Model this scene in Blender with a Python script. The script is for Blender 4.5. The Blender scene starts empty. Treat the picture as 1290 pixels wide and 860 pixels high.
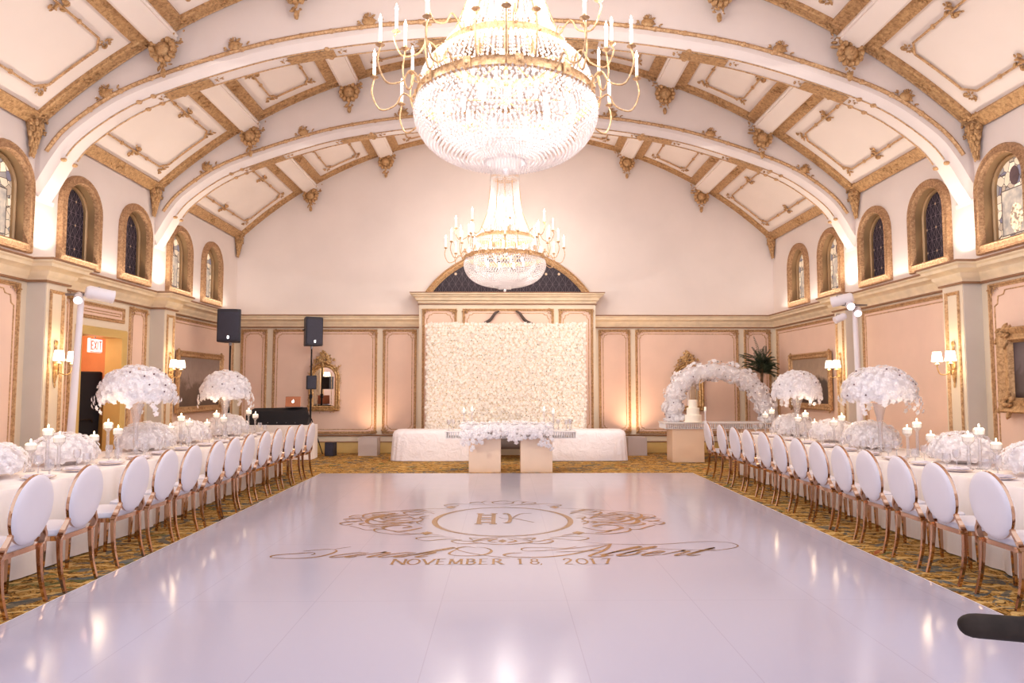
import bpy, math, random
from math import sin, cos, pi, radians as R
from mathutils import Vector, Matrix
random.seed(7)
SC = bpy.context.scene
COL = SC.collection

# ------------------------------------------------------------------ camera
cam_d = bpy.data.cameras.new('camera'); cam = bpy.data.objects.new('camera', cam_d); COL.objects.link(cam)
cam_d.sensor_width = 36; cam_d.lens = 870 / 1290 * 36; cam_d.clip_start = .05; cam_d.clip_end = 200
cam.location = (0, 0, 1.6)
cam.rotation_euler = (R(90) + math.atan(57 / 870), 0, -math.atan(10 / 870))
SC.camera = cam

# ------------------------------------------------------------------ world, light, exposure
SC.view_settings.view_transform = 'Standard'; SC.view_settings.look = 'None'
SC.view_settings.gamma = 1; SC.view_settings.use_curve_mapping = False
SC.view_settings.exposure = 0.46
w = bpy.data.worlds.new('world'); SC.world = w; w.use_nodes = True
w.node_tree.nodes['Background'].inputs[0].default_value = (.84, .85, 1.0, 1)
w.node_tree.nodes['Background'].inputs[1].default_value = 1.15
SC.cycles.max_bounces = 12; SC.cycles.diffuse_bounces = 9; SC.cycles.glossy_bounces = 3
SC.cycles.transmission_bounces = 8; SC.cycles.transparent_max_bounces = 12
SC.cycles.caustics_reflective = False; SC.cycles.caustics_refractive = False
SC.cycles.sample_clamp_indirect = 3; SC.cycles.use_denoising = True
SC.cycles.use_adaptive_sampling = True; SC.cycles.adaptive_threshold = .03

def lamp(name, typ, loc, power, col, rot=None, parent=None, **kw):
    d = bpy.data.lights.new(name, typ); d.energy = power; d.color = col
    for k, v in kw.items(): setattr(d, k, v)
    o = bpy.data.objects.new(name, d); COL.objects.link(o); o.location = loc
    if rot: o.rotation_euler = rot
    if parent: o.parent = parent
    return o

CX = .06
# warm-white area fills, no visible fixture, added high above the dance floor
lamp('ceiling_fill', 'AREA', (CX, 7.9, 6.2), 75, (1, .92, .82), (0, 0, 0), shape='RECTANGLE', size=9, size_y=6)
lamp('ceiling_fill', 'AREA', (CX, 12.6, 6.2), 85, (1, .91, .80), (0, 0, 0), shape='RECTANGLE', size=8, size_y=4)

# ------------------------------------------------------------------ materials
def lin(c):
    c = c / 255
    return c / 12.92 if c <= .04045 else ((c + .055) / 1.055) ** 2.4
def rgb(r, g, b): return (lin(r), lin(g), lin(b), 1)

class NT:
    def __init__(s, name):
        s.m = bpy.data.materials.new(name); s.m.use_nodes = True; s.t = s.m.node_tree; s.n = s.t.nodes
        s.b = s.n['Principled BSDF']; s.out = s.n['Material Output']
    def add(s, typ, **kw):
        x = s.n.new(typ)
        for k, v in kw.items(): setattr(x, k, v)
        return x
    def link(s, a, b): s.t.links.new(a, b)
    def coord(s, scale=(1, 1, 1), kind='Object'):
        tc = s.add('ShaderNodeTexCoord'); mp = s.add('ShaderNodeMapping'); mp.inputs['Scale'].default_value = scale
        s.link(tc.outputs[kind], mp.inputs[0]); return mp.outputs[0]
    def noise(s, vec, scale, detail=3, rough=.5, dist=0):
        x = s.add('ShaderNodeTexNoise'); x.inputs['Scale'].default_value = scale; x.inputs['Detail'].default_value = detail
        x.inputs['Roughness'].default_value = rough; x.inputs['Distortion'].default_value = dist
        s.link(vec, x.inputs['Vector']); return x.outputs['Fac']
    def ramp(s, fac, stops, interp='LINEAR'):
        x = s.add('ShaderNodeValToRGB'); x.color_ramp.interpolation = interp; e = x.color_ramp.elements
        while len(e) > 1: e.remove(e[-1])
        e[0].position, e[0].color = stops[0]
        for p, c in stops[1:]:
            q = e.new(p); q.color = c
        s.link(fac, x.inputs[0]); return x.outputs[0]
    def math(s, op, a, b=None, c=None):
        x = s.add('ShaderNodeMath', operation=op)
        for i, v in enumerate((a, b, c)):
            if v is None: continue
            if isinstance(v, (int, float)): x.inputs[i].default_value = v
            else: s.link(v, x.inputs[i])
        return x.outputs[0]
    def mix(s, fac, a, b):
        x = s.add('ShaderNodeMix', data_type='RGBA')
        for i, v in ((0, fac), (6, a), (7, b)):
            if isinstance(v, (int, float, tuple)): x.inputs[i].default_value = v
            else: s.link(v, x.inputs[i])
        return x.outputs[2]
    def bump(s, h, strength=.3, dist=.01):
        x = s.add('ShaderNodeBump'); x.inputs['Strength'].default_value = strength; x.inputs['Distance'].default_value = dist
        s.link(h, x.inputs['Height']); s.link(x.outputs[0], s.b.inputs['Normal'])
    def set(s, **kw):
        for k, v in kw.items():
            i = s.b.inputs[k.replace('_', ' ')]
            if hasattr(v, 'links'): s.link(v, i)
            else: i.default_value = v
        return s

def plain(name, col, rough=.5, metal=0, var=.05, vscale=3, bump=0, bscale=40, spec=.5, emit=None, estr=0):
    n = NT(name); v = n.coord()
    if var:
        f = n.noise(v, vscale, 4)
        d = tuple(c * (1 - var * 2) for c in col[:3]) + (1,); l = tuple(min(1, c * (1 + var)) for c in col[:3]) + (1,)
        n.set(Base_Color=n.ramp(f, [(.3, d), (.7, l)]))
    else: n.set(Base_Color=col)
    n.set(Roughness=rough, Metallic=metal); n.b.inputs['Specular IOR Level'].default_value = spec
    if bump: n.bump(n.noise(v, bscale, 3), bump)
    if emit:
        n.b.inputs['Emission Color'].default_value = emit; n.b.inputs['Emission Strength'].default_value = estr
    return n.m

M = {}
M['plaster'] = plain('plaster', rgb(233, 222, 217), .8, var=.02, vscale=1.2)
M['ceiling'] = plain('ceiling_plaster', rgb(238, 226, 218), .8, var=.02, vscale=1)
M['cream'] = plain('cream_paint', rgb(230, 216, 194), .55, var=.02, vscale=2)
M['stone'] = plain('grey_green_paint', rgb(214, 206, 194), .6, var=.02, vscale=2)
M['pink'] = plain('pink_wall_fabric', rgb(236, 205, 187), .75, var=.03, vscale=1.5, bump=.1, bscale=300)
M['cornice'] = plain('cornice_paint', rgb(240, 223, 193), .5, var=.06, vscale=5)
M['tan'] = plain('tan_baseboard', rgb(214, 182, 112), .5, var=.05)
M['brown'] = plain('bronze_line', rgb(150, 110, 78), .5, var=.08, vscale=8)

def gilt(name, dark, mid, light, scale=14, bump=.6, rough=.5, metal=.35):
    n = NT(name); v = n.coord(); f = n.noise(v, scale, 5, .65, .6)
    n.set(Base_Color=n.ramp(f, [(.32, dark), (.5, mid), (.68, light)]), Roughness=rough, Metallic=metal)
    n.bump(n.noise(v, scale * 2.5, 4, .6, 1.5), bump, .02); return n.m
M['gilt'] = gilt('gilded_carving', rgb(140, 104, 66), rgb(192, 152, 106), rgb(214, 178, 132), 22, .4)
M['gilt_fine'] = gilt('gilded_moulding', rgb(150, 112, 76), rgb(200, 160, 116), rgb(224, 190, 148), 30, .3)
M['gilt_bright'] = gilt('bright_gilding', rgb(140, 104, 66), rgb(196, 156, 104), rgb(238, 208, 158), 20, .4, .32, .55)
M['window_gilt'] = gilt('window_gilding', rgb(150, 108, 74), rgb(196, 152, 112), rgb(220, 182, 142), 30, 1.0, .55, .2)
M['reveal'] = plain('bronze_reveal', rgb(168, 136, 98), .4, .25, var=.12, vscale=2)
M['rose_gold'] = plain('polished_rose_gold', rgb(206, 168, 140), .07, 1.0, var=.0)
M['chair_white'] = plain('white_leatherette', rgb(224, 220, 228), .5, var=.01)
M['white_paint'] = plain('white_paint', rgb(236, 232, 238), .5, var=.01)
M['black'] = plain('black_cloth', rgb(30, 28, 34), .85, var=.1)
M['speaker'] = plain('black_speaker_shell', rgb(44, 43, 54), .5, var=.05, bump=.2, bscale=200)
M['grille'] = plain('speaker_grille', rgb(56, 56, 74), .6, var=.1, vscale=60, bump=.4, bscale=300)
M['steel'] = plain('brushed_steel', rgb(150, 148, 155), .3, 1, var=.05)
M['rubber'] = plain('worn_black_rubber', rgb(50, 40, 34), .7, var=.2, vscale=30, spec=.15)
M['greybox'] = plain('grey_white_box_paint', rgb(196, 182, 178), .6, var=.02)
M['peach'] = plain('pearl_champagne_laminate', rgb(236, 208, 182), .3, .15, var=.02)
M['cake'] = plain('white_icing', rgb(250, 244, 230), .6, var=.01)
M['corridor'] = plain('corridor_paint', rgb(214, 150, 108), .7, var=.05)
M['corridor_tan'] = plain('corridor_tan_paint', rgb(190, 160, 96), .7, var=.05)
M['palm'] = plain('palm_leaf_green', rgb(72, 84, 62), .5, var=.3, vscale=6)
M['bark'] = plain('palm_bark', rgb(110, 84, 60), .8, var=.3, vscale=20, bump=.6)
M['wick'] = plain('candle_wax', rgb(250, 242, 228), .5, var=0, emit=(1, .86, .68, 1), estr=.35)
M['flame'] = plain('lit_flame', (1, .8, .5, 1), .5, var=0, emit=(1, .78, .5, 1), estr=9)
M['bulb'] = plain('lit_bulb', (1, .95, .9, 1), .5, var=0, emit=(1, .93, .86, 1), estr=10)
M['tube_glow'] = plain('glowing_candle_tube', (1, .97, .93, 1), .5, var=0, emit=(1, .92, .85, 1), estr=1.6)
M['shade'] = plain('lit_lamp_shade', (1, .93, .8, 1), .6, var=0, emit=(1, .86, .66, 1), estr=3.5)
M['lens'] = plain('lit_spot_lens', (1, 1, 1, 1), .4, var=0, emit=(1, .93, .97, 1), estr=3)
for k in ('flame', 'bulb', 'tube_glow', 'shade', 'lens', 'wick'):
    M[k].cycles.emission_sampling = 'NONE'
M['exit_face'] = plain('exit_sign_face', (1, .8, .75, 1), .5, var=0, emit=(1, .72, .66, 1), estr=1.0)
M['exit_red'] = plain('exit_sign_red', (.9, .05, .03, 1), .5, var=0, emit=(1, .1, .06, 1), estr=.9)
M['mirror'] = plain('mirror_silvering', (.92, .9, .9, 1), .02, 1, var=0)
M['laptop'] = plain('copper_laptop_lid', rgb(190, 128, 96), .35, .5, var=.02)
M['logo'] = plain('lit_lid_logo', (1, 1, 1, 1), .5, var=0, emit=(1, 1, 1, 1), estr=2)
M['crest_stage'] = plain('grey_velvet', rgb(92, 78, 74), .9, var=.1)

def petals(name, a, b, c, tr=.45):
    n = NT(name); v = n.coord(); f = n.noise(v, 26, 3, .6)
    n.set(Base_Color=n.ramp(f, [(.3, a), (.5, b), (.75, c)]), Roughness=.7)
    n.b.inputs['Specular IOR Level'].default_value = .2
    t = n.add('ShaderNodeBsdfTranslucent'); t.inputs[0].default_value = c
    mx = n.add('ShaderNodeMixShader'); mx.inputs[0].default_value = tr
    n.link(n.b.outputs[0], mx.inputs[1]); n.link(t.outputs[0], mx.inputs[2]); n.link(mx.outputs[0], n.out.inputs[0]); return n.m
M['petal'] = petals('white_petals', rgb(244, 240, 244), rgb(253, 251, 253), rgb(255, 254, 255))
M['petal_warm'] = petals('ivory_petals', rgb(250, 242, 234), rgb(255, 250, 244), rgb(255, 252, 249))
M['stamen'] = plain('dark_flower_centre', rgb(120, 96, 100), .7, var=.2)

# linen with soft wrinkles
n = NT('white_linen'); v = n.coord((1, 1, .25)); n.set(Base_Color=n.ramp(n.noise(v, 3, 3), [(.3, rgb(240, 230, 224)), (.7, rgb(250, 243, 240))]), Roughness=.75)
n.bump(n.noise(v, 5, 4, .6), .5, .03); M['linen'] = n.m
n = NT('white_satin_drape'); v = n.coord(); n.set(Base_Color=rgb(238, 230, 234), Roughness=.45)
n.bump(n.noise(v, 6, 5, .6, .8), .7, .05); M['satin'] = n.m

# thin clear glass without refraction noise
def thin_glass(name, tint, gloss=.18, rough=.04, base=.12):
    n = NT(name); n.n.remove(n.b)
    tr = n.add('ShaderNodeBsdfTransparent'); tr.inputs[0].default_value = tint
    gl = n.add('ShaderNodeBsdfGlossy'); gl.inputs['Roughness'].default_value = rough
    df = n.add('ShaderNodeBsdfDiffuse'); df.inputs[0].default_value = (.95, .93, .95, 1)
    lw = n.add('ShaderNodeLayerWeight'); lw.inputs[0].default_value = .45
    f = n.math('ADD', n.math('MULTIPLY', lw.outputs['Facing'], .6), gloss)
    m1 = n.add('ShaderNodeMixShader'); n.link(f, m1.inputs[0]); n.link(tr.outputs[0], m1.inputs[1]); n.link(gl.outputs[0], m1.inputs[2])
    m2 = n.add('ShaderNodeMixShader'); m2.inputs[0].default_value = base; n.link(m1.outputs[0], m2.inputs[1]); n.link(df.outputs[0], m2.inputs[2])
    n.link(m2.outputs[0], n.out.inputs[0]); return n.m
M['glass'] = thin_glass('clear_glass', (.93, .92, .95, 1))
M['acrylic'] = thin_glass('mirrored_acrylic', (.98, .95, .92, 1), .15, .2, .7)

# crystal beads: they scatter and glow with the bulbs behind them
n = NT('cut_crystal'); n.n.remove(n.b)
tl = n.add('ShaderNodeBsdfTranslucent'); tl.inputs[0].default_value = (.98, .95, .95, 1)
gl = n.add('ShaderNodeBsdfGlossy'); gl.inputs['Roughness'].default_value = .15; gl.inputs[0].default_value = (.97, .95, .97, 1)
df = n.add('ShaderNodeBsdfDiffuse'); df.inputs[0].default_value = (.93, .9, .92, 1)
tp = n.add('ShaderNodeBsdfTransparent'); tp.inputs[0].default_value = (.97, .95, .96, 1)
a = n.add('ShaderNodeMixShader'); a.inputs[0].default_value = .4; n.link(tl.outputs[0], a.inputs[1]); n.link(gl.outputs[0], a.inputs[2])
b = n.add('ShaderNodeMixShader'); b.inputs[0].default_value = .3; n.link(a.outputs[0], b.inputs[1]); n.link(df.outputs[0], b.inputs[2])
c = n.add('ShaderNodeMixShader'); c.inputs[0].default_value = .3; n.link(b.outputs[0], c.inputs[1]); n.link(tp.outputs[0], c.inputs[2])
n.link(c.outputs[0], n.out.inputs[0]); M['crystal'] = n.m

# dance floor: glossy white vinyl panels with hairline seams
n = NT('glossy_white_dance_floor'); v = n.coord(); sx = n.add('ShaderNodeSeparateXYZ'); n.link(v, sx.inputs[0])
def seam(n, c, period, off):
    f = n.math('FRACT', n.math('ADD', n.math('DIVIDE', c, period), off)); return n.math('LESS_THAN', f, .006 / period)
s1 = seam(n, sx.outputs[0], .927, 10.5); s2 = seam(n, sx.outputs[1], 1.85, .18)
line = n.math('MAXIMUM', s1, s2)
n.set(Base_Color=n.mix(line, rgb(180, 176, 193), rgb(171, 166, 182)), Roughness=n.math('ADD', n.math('MULTIPLY', n.noise(v, 3, 2), .07), .11))
n.b.inputs['Specular IOR Level'].default_value = .6
n.bump(n.noise(v, 1.3, 2), .05, .02); M['dance'] = n.m
M['floor_gold'] = plain('gold_floor_vinyl', rgb(160, 118, 72), .25, .3, var=.1, vscale=6)

# carpet: golden ground, swirling leaves, scattered blue, green and red
n = NT('patterned_carpet'); v = n.coord()
f1 = n.noise(v, 2.6, 4, .6, 2.5); f2 = n.noise(v, 7, 3, .6, 3.5); f3 = n.noise(v, 1.1, 2, .5, 1.0)
base = n.ramp(f2, [(.36, rgb(62, 46, 26)), (.43, rgb(128, 88, 38)), (.51, rgb(172, 126, 58)), (.58, rgb(206, 164, 96)), (.66, rgb(120, 80, 38))])
wv = n.add('ShaderNodeTexWave', wave_type='RINGS'); wv.inputs['Scale'].default_value = 1.7; wv.inputs['Distortion'].default_value = 9; wv.inputs['Detail'].default_value = 3; wv.inputs['Detail Scale'].default_value = 1.6
n.link(v, wv.inputs['Vector'])
l1 = n.math('GREATER_THAN', wv.outputs['Fac'], .86)
base = n.mix(n.math('MULTIPLY', l1, .7), base, rgb(228, 192, 124))
cool = n.ramp(f1, [(0, (0, 0, 0, 1)), (.54, (0, 0, 0, 1)), (.57, (1, 1, 1, 1))])
coolc = n.ramp(f3, [(.4, rgb(84, 92, 92)), (.5, rgb(72, 96, 108)), (.55, rgb(84, 96, 60)), (.64, rgb(150, 70, 48))], 'CONSTANT')
base = n.mix(n.math('MULTIPLY', cool, .8), base, coolc)
n.set(Base_Color=base, Roughness=.95); n.b.inputs['Specular IOR Level'].default_value = .1
n.bump(n.noise(v, 160, 2), .4, .01); M['carpet'] = n.m

# leaded glass, dark, with gold studs: lattice in the pane's own plane (object coords y,z)
def leaded(name, ground, leadc, stud, period=.11, emit=0, r=.018, lw=1.3):
    n = NT(name); v = n.coord(); s = n.add('ShaderNodeSeparateXYZ'); n.link(v, s.inputs[0])
    y = n.math('ADD', s.outputs[1], s.outputs[0]); z = s.outputs[2]
    def ln(e, per, wd):
        f = n.math('FRACT', n.math('ADD', n.math('DIVIDE', e, per), 50.5))
        return n.math('LESS_THAN', n.math('ABSOLUTE', n.math('SUBTRACT', f, .5)), wd / per / 2)
    a = n.math('ADD', n.math('MULTIPLY', y, 1.6), z); b = n.math('SUBTRACT', n.math('MULTIPLY', y, 1.6), z)
    l = n.math('MAXIMUM', ln(a, period * 1.7, .008 * lw), ln(b, period * 1.7, .008 * lw))
    l = n.math('MAXIMUM', l, n.math('MAXIMUM', ln(y, period * 1.06, .006), ln(z, period * 1.7, .005)))
    def st(e, per):
        f = n.math('FRACT', n.math('ADD', n.math('DIVIDE', e, per), 50.5)); return n.math('MULTIPLY', n.math('SUBTRACT', f, .5), per)
    dy = st(n.math('ADD', y, .0), period * 2.12); dz = st(z, period * 3.4)
    d = n.math('SQRT', n.math('ADD', n.math('MULTIPLY', dy, dy), n.math('MULTIPLY', dz, dz)))
    sd = n.math('LESS_THAN', d, r)
    c = n.mix(l, ground, leadc); c = n.mix(sd, c, stud)
    n.set(Base_Color=c, Roughness=.4); n.b.inputs['Specular IOR Level'].default_value = .2; return n.m
M['dark_glass'] = leaded('dark_leaded_glass', rgb(34, 30, 46), rgb(128, 112, 122), rgb(196, 170, 140))
M['fan_glass'] = leaded('fanlight_glass', rgb(50, 42, 50), rgb(104, 88, 96), rgb(224, 196, 164), .15, r=.03, lw=1.6)
n = NT('figure_stained_glass'); v = n.coord((1, 1, 1)); s = n.add('ShaderNodeSeparateXYZ'); n.link(v, s.inputs[0])
vo = n.add('ShaderNodeTexVoronoi', feature='F1'); vo.inputs['Scale'].default_value = 9; n.link(v, vo.inputs['Vector'])
ve = n.add('ShaderNodeTexVoronoi', feature='DISTANCE_TO_EDGE'); ve.inputs['Scale'].default_value = 9; n.link(v, ve.inputs['Vector'])
sepc = n.add('ShaderNodeSeparateColor'); n.link(vo.outputs['Color'], sepc.inputs[0])
cc = n.ramp(sepc.outputs[0], [(0, rgb(150, 142, 138)), (.25, rgb(214, 196, 172)), (.5, rgb(236, 220, 196)), (.7, rgb(180, 160, 140)), (.85, rgb(120, 116, 132)), (.93, rgb(246, 230, 200))], 'CONSTANT')
cc = n.mix(n.math('LESS_THAN', ve.outputs['Distance'], .03), cc, rgb(84, 70, 62))
ay = n.math('ABSOLUTE', n.math('ADD', s.outputs[1], 0)); dz_ = n.math('SUBTRACT', s.outputs[2], 3.95)
inner = n.math('MULTIPLY', n.math('LESS_THAN', ay, .25), n.math('LESS_THAN', n.math('ABSOLUTE', dz_), .30))
fld = n.ramp(n.noise(v, 7, 3), [(.35, rgb(150, 142, 136)), (.55, rgb(186, 174, 160)), (.7, rgb(214, 200, 180))])
fd = n.math('ADD', n.math('MULTIPLY', n.math('MULTIPLY', ay, ay), 55), n.math('MULTIPLY', n.math('MULTIPLY', n.math('ADD', dz_, .1), n.math('ADD', dz_, .1)), 18))
fld = n.mix(n.math('LESS_THAN', n.math('ADD', fd, n.math('MULTIPLY', n.noise(v, 12, 3), .8)), 1.1), fld, n.ramp(n.noise(v, 22, 2), [(.4, rgb(150, 128, 108)), (.5, rgb(236, 216, 184)), (.7, rgb(250, 236, 208))]))
cc = n.mix(inner, cc, fld)
edge = n.math('MULTIPLY', n.math('LESS_THAN', ay, .265), n.math('LESS_THAN', n.math('ABSOLUTE', dz_), .315)); cc = n.mix(n.math('SUBTRACT', edge, inner), cc, rgb(90, 76, 68))
n.set(Base_Color=cc, Roughness=.3); n.link(cc, n.b.inputs['Emission Color'])
n.b.inputs['Emission Strength'].default_value = .45; M['figure_glass'] = n.m

# painted landscape canvases
def canvas(name, sky, tree, ground, seed):
    n = NT(name); v = n.coord(kind='Generated'); s = n.add('ShaderNodeSeparateXYZ'); n.link(v, s.inputs[0])
    mp = n.coord((1, 1, 1)); f = n.noise(mp, 3 + seed, 5, .6, .6); f2 = n.noise(mp, 9, 4)
    h = n.math('ADD', s.outputs[2], n.math('MULTIPLY', n.math('SUBTRACT', f, .5), .9))
    c = n.ramp(h, [(.12, ground), (.3, tree), (.42, tree), (.55, sky), (.9, tuple(x * .8 for x in sky[:3]) + (1,))])
    c = n.mix(n.math('MULTIPLY', f2, .35), c, rgb(90, 72, 60)); n.set(Base_Color=c, Roughness=.35); return n.m
M['canvas_a'] = canvas('hazy_landscape_canvas', rgb(170, 150, 140), rgb(110, 90, 78), rgb(92, 74, 62), 0)
M['canvas_b'] = canvas('dark_tree_landscape_canvas', rgb(196, 172, 150), rgb(70, 62, 56), rgb(66, 52, 46), 1)
M['canvas_c'] = canvas('dim_portrait_canvas', rgb(96, 84, 92), rgb(70, 58, 62), rgb(60, 46, 44), 2)

# ------------------------------------------------------------------ mesh helpers
class MB:
    def __init__(s): s.v = []; s.f = []
    def grid(s, rows, closed_u=False, closed_v=False):
        b = len(s.v); nu = len(rows[0]); nv = len(rows)
        for r in rows: s.v += [tuple(p) for p in r]
        for j in range(nv if closed_v else nv - 1):
            for i in range(nu if closed_u else nu - 1):
                a = b + j * nu + i; c = b + j * nu + (i + 1) % nu; j2 = (j + 1) % nv
                s.f.append((a, c, b + j2 * nu + (i + 1) % nu, b + j2 * nu + i))
        return s
    def poly(s, pts):
        b = len(s.v); s.v += [tuple(p) for p in pts]; s.f.append(tuple(range(b, b + len(pts)))); return s
    def box(s, c, d, rz=0, rx=0, taper=1.0, bev=0):
        hx, hy, hz = d[0] / 2, d[1] / 2, d[2] / 2
        m = Matrix.Translation(c) @ Matrix.Rotation(rz, 4, 'Z') @ Matrix.Rotation(rx, 4, 'X')
        if bev:
            rows = []
            for z, k in ((-hz, bev), (-hz + bev, 0), (hz - bev, 0), (hz, bev)):
                x, y = hx - k, hy - k; q = min(bev, x, y)
                rows.append([m @ Vector(p + (z,)) for p in ((-x + q, -y), (x - q, -y), (x, -y + q), (x, y - q), (x - q, y), (-x + q, y), (-x, y - q), (-x, -y + q))])
            s.grid(rows, closed_u=True); s.poly(rows[-1]); s.poly(rows[0][::-1]); return s
        p = []
        for z, k in ((-hz, 1), (hz, taper)):
            p += [m @ Vector((x * k, y * k, z)) for x, y in ((-hx, -hy), (hx, -hy), (hx, hy), (-hx, hy))]
        b = len(s.v); s.v += [tuple(q) for q in p]
        for f in ((0, 3, 2, 1), (4, 5, 6, 7), (0, 1, 5, 4), (1, 2, 6, 5), (2, 3, 7, 6), (3, 0, 4, 7)): s.f.append(tuple(b + i for i in f))
        return s
    def tube(s, pts, r, seg=6, cap=True, closed=False):
        pts = [Vector(p) for p in pts]; n = len(pts); rr = r if isinstance(r, (list, tuple)) else [r] * n
        rows = []; up = None
        for i, p in enumerate(pts):
            t = (pts[(i + 1) % n] - pts[i - 1]) if closed else (pts[min(i + 1, n - 1)] - pts[max(i - 1, 0)])
            t = t.normalized() if t.length else Vector((0, 0, 1))
            if up is None: up = Vector((0, 0, 1)) if abs(t.z) < .9 else Vector((1, 0, 0))
            a = t.cross(up)
            if a.length < 1e-4: a = t.cross(Vector((0, 1, 0)))
            a.normalize(); bb = a.cross(t); up = bb
            rows.append([p + (a * cos(2 * pi * k / seg) + bb * sin(2 * pi * k / seg)) * rr[i] for k in range(seg)])
        s.grid(rows, closed_u=True, closed_v=closed)
        if cap and not closed: s.poly(rows[0][::-1]); s.poly(rows[-1])
        return s
    def lathe(s, prof, c=(0, 0, 0), seg=16, cap=True):
        rows = [[(c[0] + r * cos(2 * pi * k / seg), c[1] + r * sin(2 * pi * k / seg), c[2] + z) for k in range(seg)] for r, z in prof]
        s.grid(rows, closed_u=True)
        if cap:
            if prof[0][0] > 1e-4: s.poly(rows[0][::-1])
            if prof[-1][0] > 1e-4: s.poly(rows[-1])
        return s
    def ball(s, c, r, seg=8, rings=5):
        rx, ry, rz = r if isinstance(r, (list, tuple)) else (r, r, r)
        rows = [[(c[0] + rx * cos(2 * pi * k / seg) * sin(pi * j / rings), c[1] + ry * sin(2 * pi * k / seg) * sin(pi * j / rings), c[2] - rz * cos(pi * j / rings)) for k in range(seg)] for j in range(rings + 1)]
        return s.grid(rows, closed_u=True)
    def octa(s, c, r, h=None):
        h = h or r; x, y, z = c; b = len(s.v)
        s.v += [(x + r, y, z), (x, y + r, z), (x - r, y, z), (x, y - r, z), (x, y, z + h), (x, y, z - h)]
        for i in range(4): s.f.append((b + i, b + (i + 1) % 4, b + 4)); s.f.append((b + (i + 1) % 4, b + i, b + 5))
        return s
    def frame(s, pts, prof, O, U, V, N, closed=True):
        """sweep a profile [(inset, height)] round a 2D outline lying in the plane O,U,V (normal N), mitred"""
        O, U, V, N = Vector(O), Vector(U), Vector(V), Vector(N); n = len(pts); rows = []
        area = sum(pts[i][0] * pts[(i + 1) % n][1] - pts[(i + 1) % n][0] * pts[i][1] for i in range(n)); sg = 1 if area > 0 else -1
        offs = []
        for i in range(n):
            p = Vector(pts[i]); a = Vector(pts[i - 1]) if (closed or i) else None; c = Vector(pts[(i + 1) % n]) if (closed or i < n - 1) else None
            d1 = (p - a).normalized() if a is not None else None; d2 = (c - p).normalized() if c is not None else None
            if d1 is None: d1 = d2
            if d2 is None: d2 = d1
            n1 = Vector((-d1.y, d1.x)) * sg; n2 = Vector((-d2.y, d2.x)) * sg; m = n1 + n2
            if m.length < 1e-5: m = n1
            m.normalize(); k = 1 / max(.35, m.dot(n1)); offs.append(m * k)
        for d, h in prof:
            rows.append([O + U * (pts[i][0] + offs[i].x * d) + V * (pts[i][1] + offs[i].y * d) + N * h for i in range(n)])
        return s.grid(rows, closed_u=closed)
    def xf(s, m, other):
        b = len(s.v); s.v += [tuple(m @ Vector(p)) for p in other.v]; s.f += [tuple(i + b for i in f) for f in other.f]; return s
    def build(s, name, mat, parent=None, smooth=.7, loc=None, kind=None, label=None, rel=False):
        """link as ONE object; with loc, mesh data is stored around that point (rel: the data is already relative)"""
        me = bpy.data.meshes.new(name); vs = s.v
        if loc is not None and not rel: vs = [(x - loc[0], y - loc[1], z - loc[2]) for x, y, z in vs]
        me.from_pydata(vs, [], s.f); me.materials.append(M[mat] if isinstance(mat, str) else mat)
        if smooth:
            me.shade_smooth(); me.set_sharp_from_angle(angle=smooth)
        o = bpy.data.objects.new(name, me); COL.objects.link(o)
        if loc is not None: o.location = loc
        if parent: o.parent = parent
        if kind: o['kind'] = kind
        if label: o['label'] = label
        return o

def tag(o, label, cat, group=None, kind=None):
    o['label'] = label; o['category'] = cat
    if group: o['group'] = group
    if kind: o['kind'] = kind
    return o
def thing(name, label, cat, loc=(0, 0, 0), rz=0, group=None, kind=None):
    o = bpy.data.objects.new(name, None); COL.objects.link(o); o.location = loc; o.rotation_euler = (0, 0, rz)
    o.empty_display_size = .1
    return tag(o, label, cat, group, kind)
def kids(o): return [c for c in bpy.data.objects if c.parent == o]
def copy_tree(o, parent=None, top=True):
    ch = TREE.get(o.name) or [c for c in o.children]
    c = o.copy(); COL.objects.link(c)
    if parent: c.parent = parent
    for k in ch: copy_tree(k, c, False)
    return c
TREE = {}
def place(o, loc, rz=0, label=None, group=None, scale=None):
    o.location = loc; o.rotation_euler = (0, 0, rz)
    if label: o['label'] = label
    if group: o['group'] = group
    if scale: o.scale = (scale,) * 3
    return o
ORD = 'first second third fourth fifth sixth seventh eighth ninth tenth eleventh twelfth thirteenth fourteenth fifteenth sixteenth'.split()
def spline(P, k=6, closed=False):
    P = [Vector(p) for p in P]; n = len(P); out = []
    for i in range(n if closed else n - 1):
        a = P[(i - 1) % n] if (closed or i) else P[0]; b = P[i]; c = P[(i + 1) % n]; d = P[(i + 2) % n] if (closed or i < n - 2) else P[-1]
        for j in range(k):
            t = j / k; out.append(.5 * ((2 * b) + (c - a) * t + (2 * a - 5 * b + 4 * c - d) * t * t + (3 * b - a - 3 * c + d) * t ** 3))
    if not closed: out.append(P[-1])
    return out
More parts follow.
